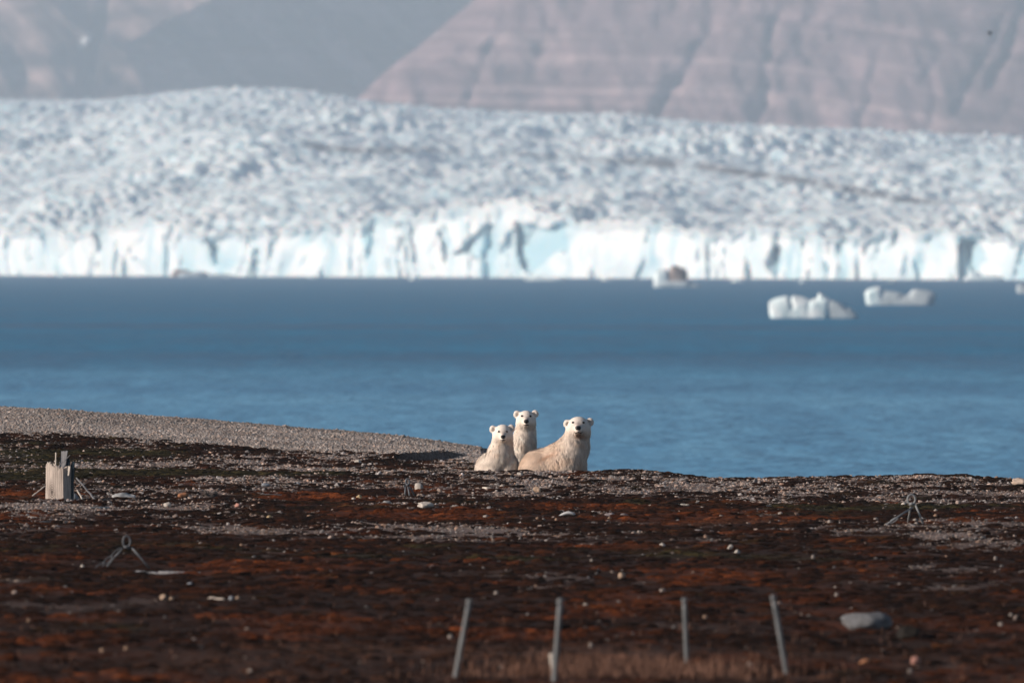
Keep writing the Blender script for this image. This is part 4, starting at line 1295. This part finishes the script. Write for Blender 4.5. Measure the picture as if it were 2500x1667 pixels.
# ================================================================== POSTS
pm_ = Mat("galvanised_post", .5, .4)
nz = pm_.noise(14, 4, None, .6, (1, 1, .3))
pm_.color(pm_.ramp(nz, [(.22, (.10, .055, .035)), (.34, (.085, .092, .10)), (.7, (.17, .182, .195))])); pm_.b.inputs['Metallic'].default_value = 0
M_POST = pm_.m
def post(px0, py0, px1, py1, wid, label, mat=M_POST, name="metal_post", group="leaning metal posts in the brown turf"):
    f_ = ground_at(px0, min(py0, 1664)); t_ = P(px1, py1, f_.y); u_ = K * f_.y
    root = empty(name, f_); tag(root, label, "post", group)
    d = t_ - f_; r_ = wid * u_ / 2
    pts = [-d * .05] + [d * (i / 6) for i in range(7)]
    V, F = tube(pts, r_, 12); mesh_obj("shaft", V, F, mat, root)
    n_ = d.normalized()
    V, F = tube([d - n_ * r_ * 1.2, d + n_ * r_ * .5, d + n_ * r_ * .9], [r_ * 1.18, r_ * 1.18, r_ * .7], 12); mesh_obj("cap", V, F, mat, root)
    for fr in (.35, .62, .85):
        V, F = tube([d * fr - n_ * r_ * .2, d * fr + n_ * r_ * .2], r_ * 1.15, 12); mesh_obj("band", V, F, mat, root)
    return root
post(1112, 1652, 1146, 1467, 12, "thin grey post leaning well to the right, outermost of four")
post(1353, 1664, 1368, 1466, 13, "grey post with a short pale stake at its foot")
post(1677, 1618, 1671, 1464, 11, "nearly upright grey post behind the pale grass")
post(1921, 1648, 1888, 1457, 12, "grey post leaning to the left, beyond the pale grass")
post(1349, 1650, 1347, 1599, 10, "short pale wooden stake touching a grey post", M_WOODL, "wooden_stake", None)
# ---- pale grass between the posts
n = 3400
gpx = rng.normal(1520, 170, n); gpy = 1648 - np.abs(rng.normal(0, 14, n))
extra = 900
gpx = np.concatenate([gpx, rng.uniform(0, 2500, extra)]); gpy = np.concatenate([gpy, rng.uniform(1480, 1664, extra)])
n = len(gpx)
ang = (gpy - 650 - (gpx - 1250) * .0026) * K
Yg = np.clip(2.92 / ang, 97, 140)
xg = (gpx - 1250) * K * Yg
zg = land(xg, Yg)
hh = rng.uniform(.05, .15, n); hh[-extra:] *= .5
w_ = rng.uniform(.0022, .0045, n)
dxl = rng.normal(0, .25, n) * hh; dyl = rng.normal(0, .2, n) * hh
a_ = rng.random(n) * 3.14
V = np.zeros((n, 5, 3))
for i, (sd, t) in enumerate([(-1, 0), (1, 0), (-.8, .55), (.8, .55), (0, 1)]):
    V[:, i, 0] = xg + sd * w_ * np.cos(a_) + dxl * t * t; V[:, i, 1] = Yg + sd * w_ * np.sin(a_) + dyl * t * t; V[:, i, 2] = zg - .01 + hh * t
i0 = np.arange(n) * 5
F = np.concatenate([np.stack([i0, i0 + 1, i0 + 3], 1), np.stack([i0, i0 + 3, i0 + 2], 1), np.stack([i0 + 2, i0 + 3, i0 + 4], 1)])
gm = Mat("dry_grass", .9, .1)
gm.color(gm.ramp(gm.noise(3, 3), [(.3, (.075, .036, .024)), (.7, (.20, .11, .08))]))
o = mesh_obj("grass", V.reshape(-1, 3), F, gm.m); tag(o, "dry pinkish grass growing between the grey posts", "grass", kind="stuff")

# ================================================================== ICEBERGS
bi = Mat("berg_ice", .4, .4)
geo = bi.n('ShaderNodeNewGeometry').outputs['Position']
bi.color(bi.ramp(bi.noise(.5, 4, geo), [(.3, (.60, .80, .86)), (.65, (.90, .94, .96))])); bi.bump(bi.noise(1.2, 4, geo), .7, .3)
bd = Mat("dirty_ice", .7, .2)
bd.color(bd.ramp(bd.noise(.4, 4), [(.35, (.20, .15, .14)), (.7, (.42, .37, .36))]))
bg_ = Mat("grey_ice", .5, .3)
bg_.color(bg_.ramp(bg_.noise(.4, 4), [(.35, (.38, .46, .52)), (.7, (.60, .66, .70))]))
def water_at(px, py):
    d = ray(px, py); Y = -CAMZ / d[2]; return Vector((d[0] * Y, Y, 0))
def berg(label, px, py, lumps, group="small icebergs drifting before the glacier"):
    """lumps: (x, w, h, depth, material, shear) in photo pixels from (px, py) on the water"""
    g = water_at(px, py); u = K * g.y
    root = empty("iceberg", g); tag(root, label, "iceberg", group)
    for i, (x, w, h, dp, mat, shr) in enumerate(lumps):
        V, F = rock_verts(4, int(px * 7 + i * 13), .08, True, 7, .78); V = np.sign(V) * np.abs(V) ** .62; V[:, 2] *= 1 - .18 * np.clip(V[:, 0], -1, 1) * (1 if i % 2 else -1)
        V = V * np.array([w / 2 * 1.15, dp / 2, h * .66]) ; V[:, 2] += h * .34
        top = sstep(0, h, V[:, 2]); V[:, 0] += shr * top
        V[:, 0] += x
        mesh_obj("ice_block", V * u, F, mat, root, False)
    return root
berg("bright blue-white iceberg of several blocks with low grey tail", 1980, 777,
     [(-72, 52, 52, 40, bi.m, -4), (-20, 48, 54, 40, bi.m, -6), (14, 56, 50, 44, bi.m, 4), (30, 26, 60, 30, bi.m, -2), (-28, 108, 26, 40, bi.m, 0), (66, 62, 46, 36, bg_.m, -22), (92, 44, 26, 30, bg_.m, -14)])
berg("greyish white iceberg with a pointed end and a flat raised end", 2198, 745,
     [(-62, 40, 44, 34, bi.m, -3), (-25, 64, 34, 34, bg_.m, 2), (10, 60, 26, 30, bg_.m, 0), (46, 64, 38, 34, bg_.m, 9), (0, 146, 20, 34, bg_.m, 0)])
berg("low iceberg of white and brown stained ice near the cliff", 1643, 702,
     [(-28, 34, 46, 40, bi.m, 0), (10, 42, 52, 40, bd.m, 4), (0, 84, 18, 50, bg_.m, 0), (44, 40, 10, 40, bg_.m, 0)])
berg("small white ice floe drifting apart from the larger icebergs", 2497, 716, [(-2, 22, 24, 24, bg_.m, -2), (10, 24, 18, 24, bg_.m, 0)])
berg("flat white ice floe lying tight under the tall cliff", 1330, 686, [(0, 90, 8, 60, bi.m, 0), (-20, 30, 11, 40, bi.m, 0)])
berg("grey-brown stained floe under the left part of the cliff", 470, 677, [(0, 70, 14, 60, bg_.m, 0), (-30, 40, 20, 40, bd.m, 6), (60, 60, 8, 50, bg_.m, 0)])
berg("bright low floe of tumbled ice at a dark cave in the cliff", 2400, 685, [(0, 90, 12, 60, bi.m, 0), (-24, 30, 22, 40, bi.m, 5)])

for (a, b, w_i, h_i) in [(150, 676, 26, 7), (330, 677, 20, 6), (560, 678, 34, 8), (760, 680, 22, 6), (1010, 683, 30, 6), (1480, 686, 26, 8), (1800, 689, 34, 7), (1960, 690, 20, 6), (2180, 691, 30, 7)]:
    g = water_at(a, b); u = K * g.y
    V, F = rock_verts(3, int(a), .1, True, 14, .45)
    o = mesh_obj("brash_ice", V * np.array([w_i, w_i * .8, h_i * 1.2]) * u / 2 + np.array([0, 0, h_i * u * .3]), F, bi.m, None, False); o.location = g
    tag(o, "small white lump of brash ice floating at the cliff foot", "ice", "brash ice lumps along the ice cliff")

# ================================================================== BIRD
bp = P(2417, 82, 700.0)
bird = empty("flying_bird", bp); tag(bird, "small dark bird in flight before the hazy mountain", "bird")
M_BIRD = Mat("bird_dark", .8, .2).color((.02, .02, .022)).m
V, F = uvball((0, 0, 0), (.07, .05, .11), 12, 8, (0, -.5, 0)); mesh_obj("body", V, F, M_BIRD, bird)
for sd in (-1, 1):
    W = [(0, -.04, .05), (0, .05, .05), (sd * .12, .06, .10), (sd * .22, .04, .02), (sd * .12, -.03, .11)]
    W2 = [(a, b, c - .008) for a, b, c in W]
    mesh_obj("wing", W + W2, [[0, 1, 2, 4], [4, 2, 3], [9, 7, 6, 5], [8, 7, 9], [0, 4, 9, 5], [4, 3, 8, 9], [3, 2, 7, 8], [2, 1, 6, 7], [1, 0, 5, 6]], M_BIRD, bird, False)

# ================================================================== HAZE
hz = bpy.data.materials.new("haze_air"); hz.use_nodes = True
t = hz.node_tree
for nd in list(t.nodes): t.nodes.remove(nd)
ho = t.nodes.new('ShaderNodeOutputMaterial'); hv = t.nodes.new('ShaderNodeVolumePrincipled')
hv.inputs['Color'].default_value = (.70, .845, 1.0, 1)
hv.inputs['Density'].default_value = 7.6e-5
hv.inputs['Anisotropy'].default_value = 0.0
t.links.new(hv.outputs[0], ho.inputs['Volume'])
X0, X1, Y0_, Y1_, Z0, Z1 = -3400, 3400, -1300, 16200, -2.6, 700
V = [(x, y, z) for x in (X0, X1) for y in (Y0_, Y1_) for z in (Z0, Z1)]
F = [[0, 1, 3, 2], [4, 6, 7, 5], [0, 4, 5, 1], [2, 3, 7, 6], [0, 2, 6, 4], [1, 5, 7, 3]]
o = mesh_obj("haze", V, F, hz, None, False)
tag(o, "thin pale blue haze over the fjord fading the far mountains", "haze", kind="stuff")
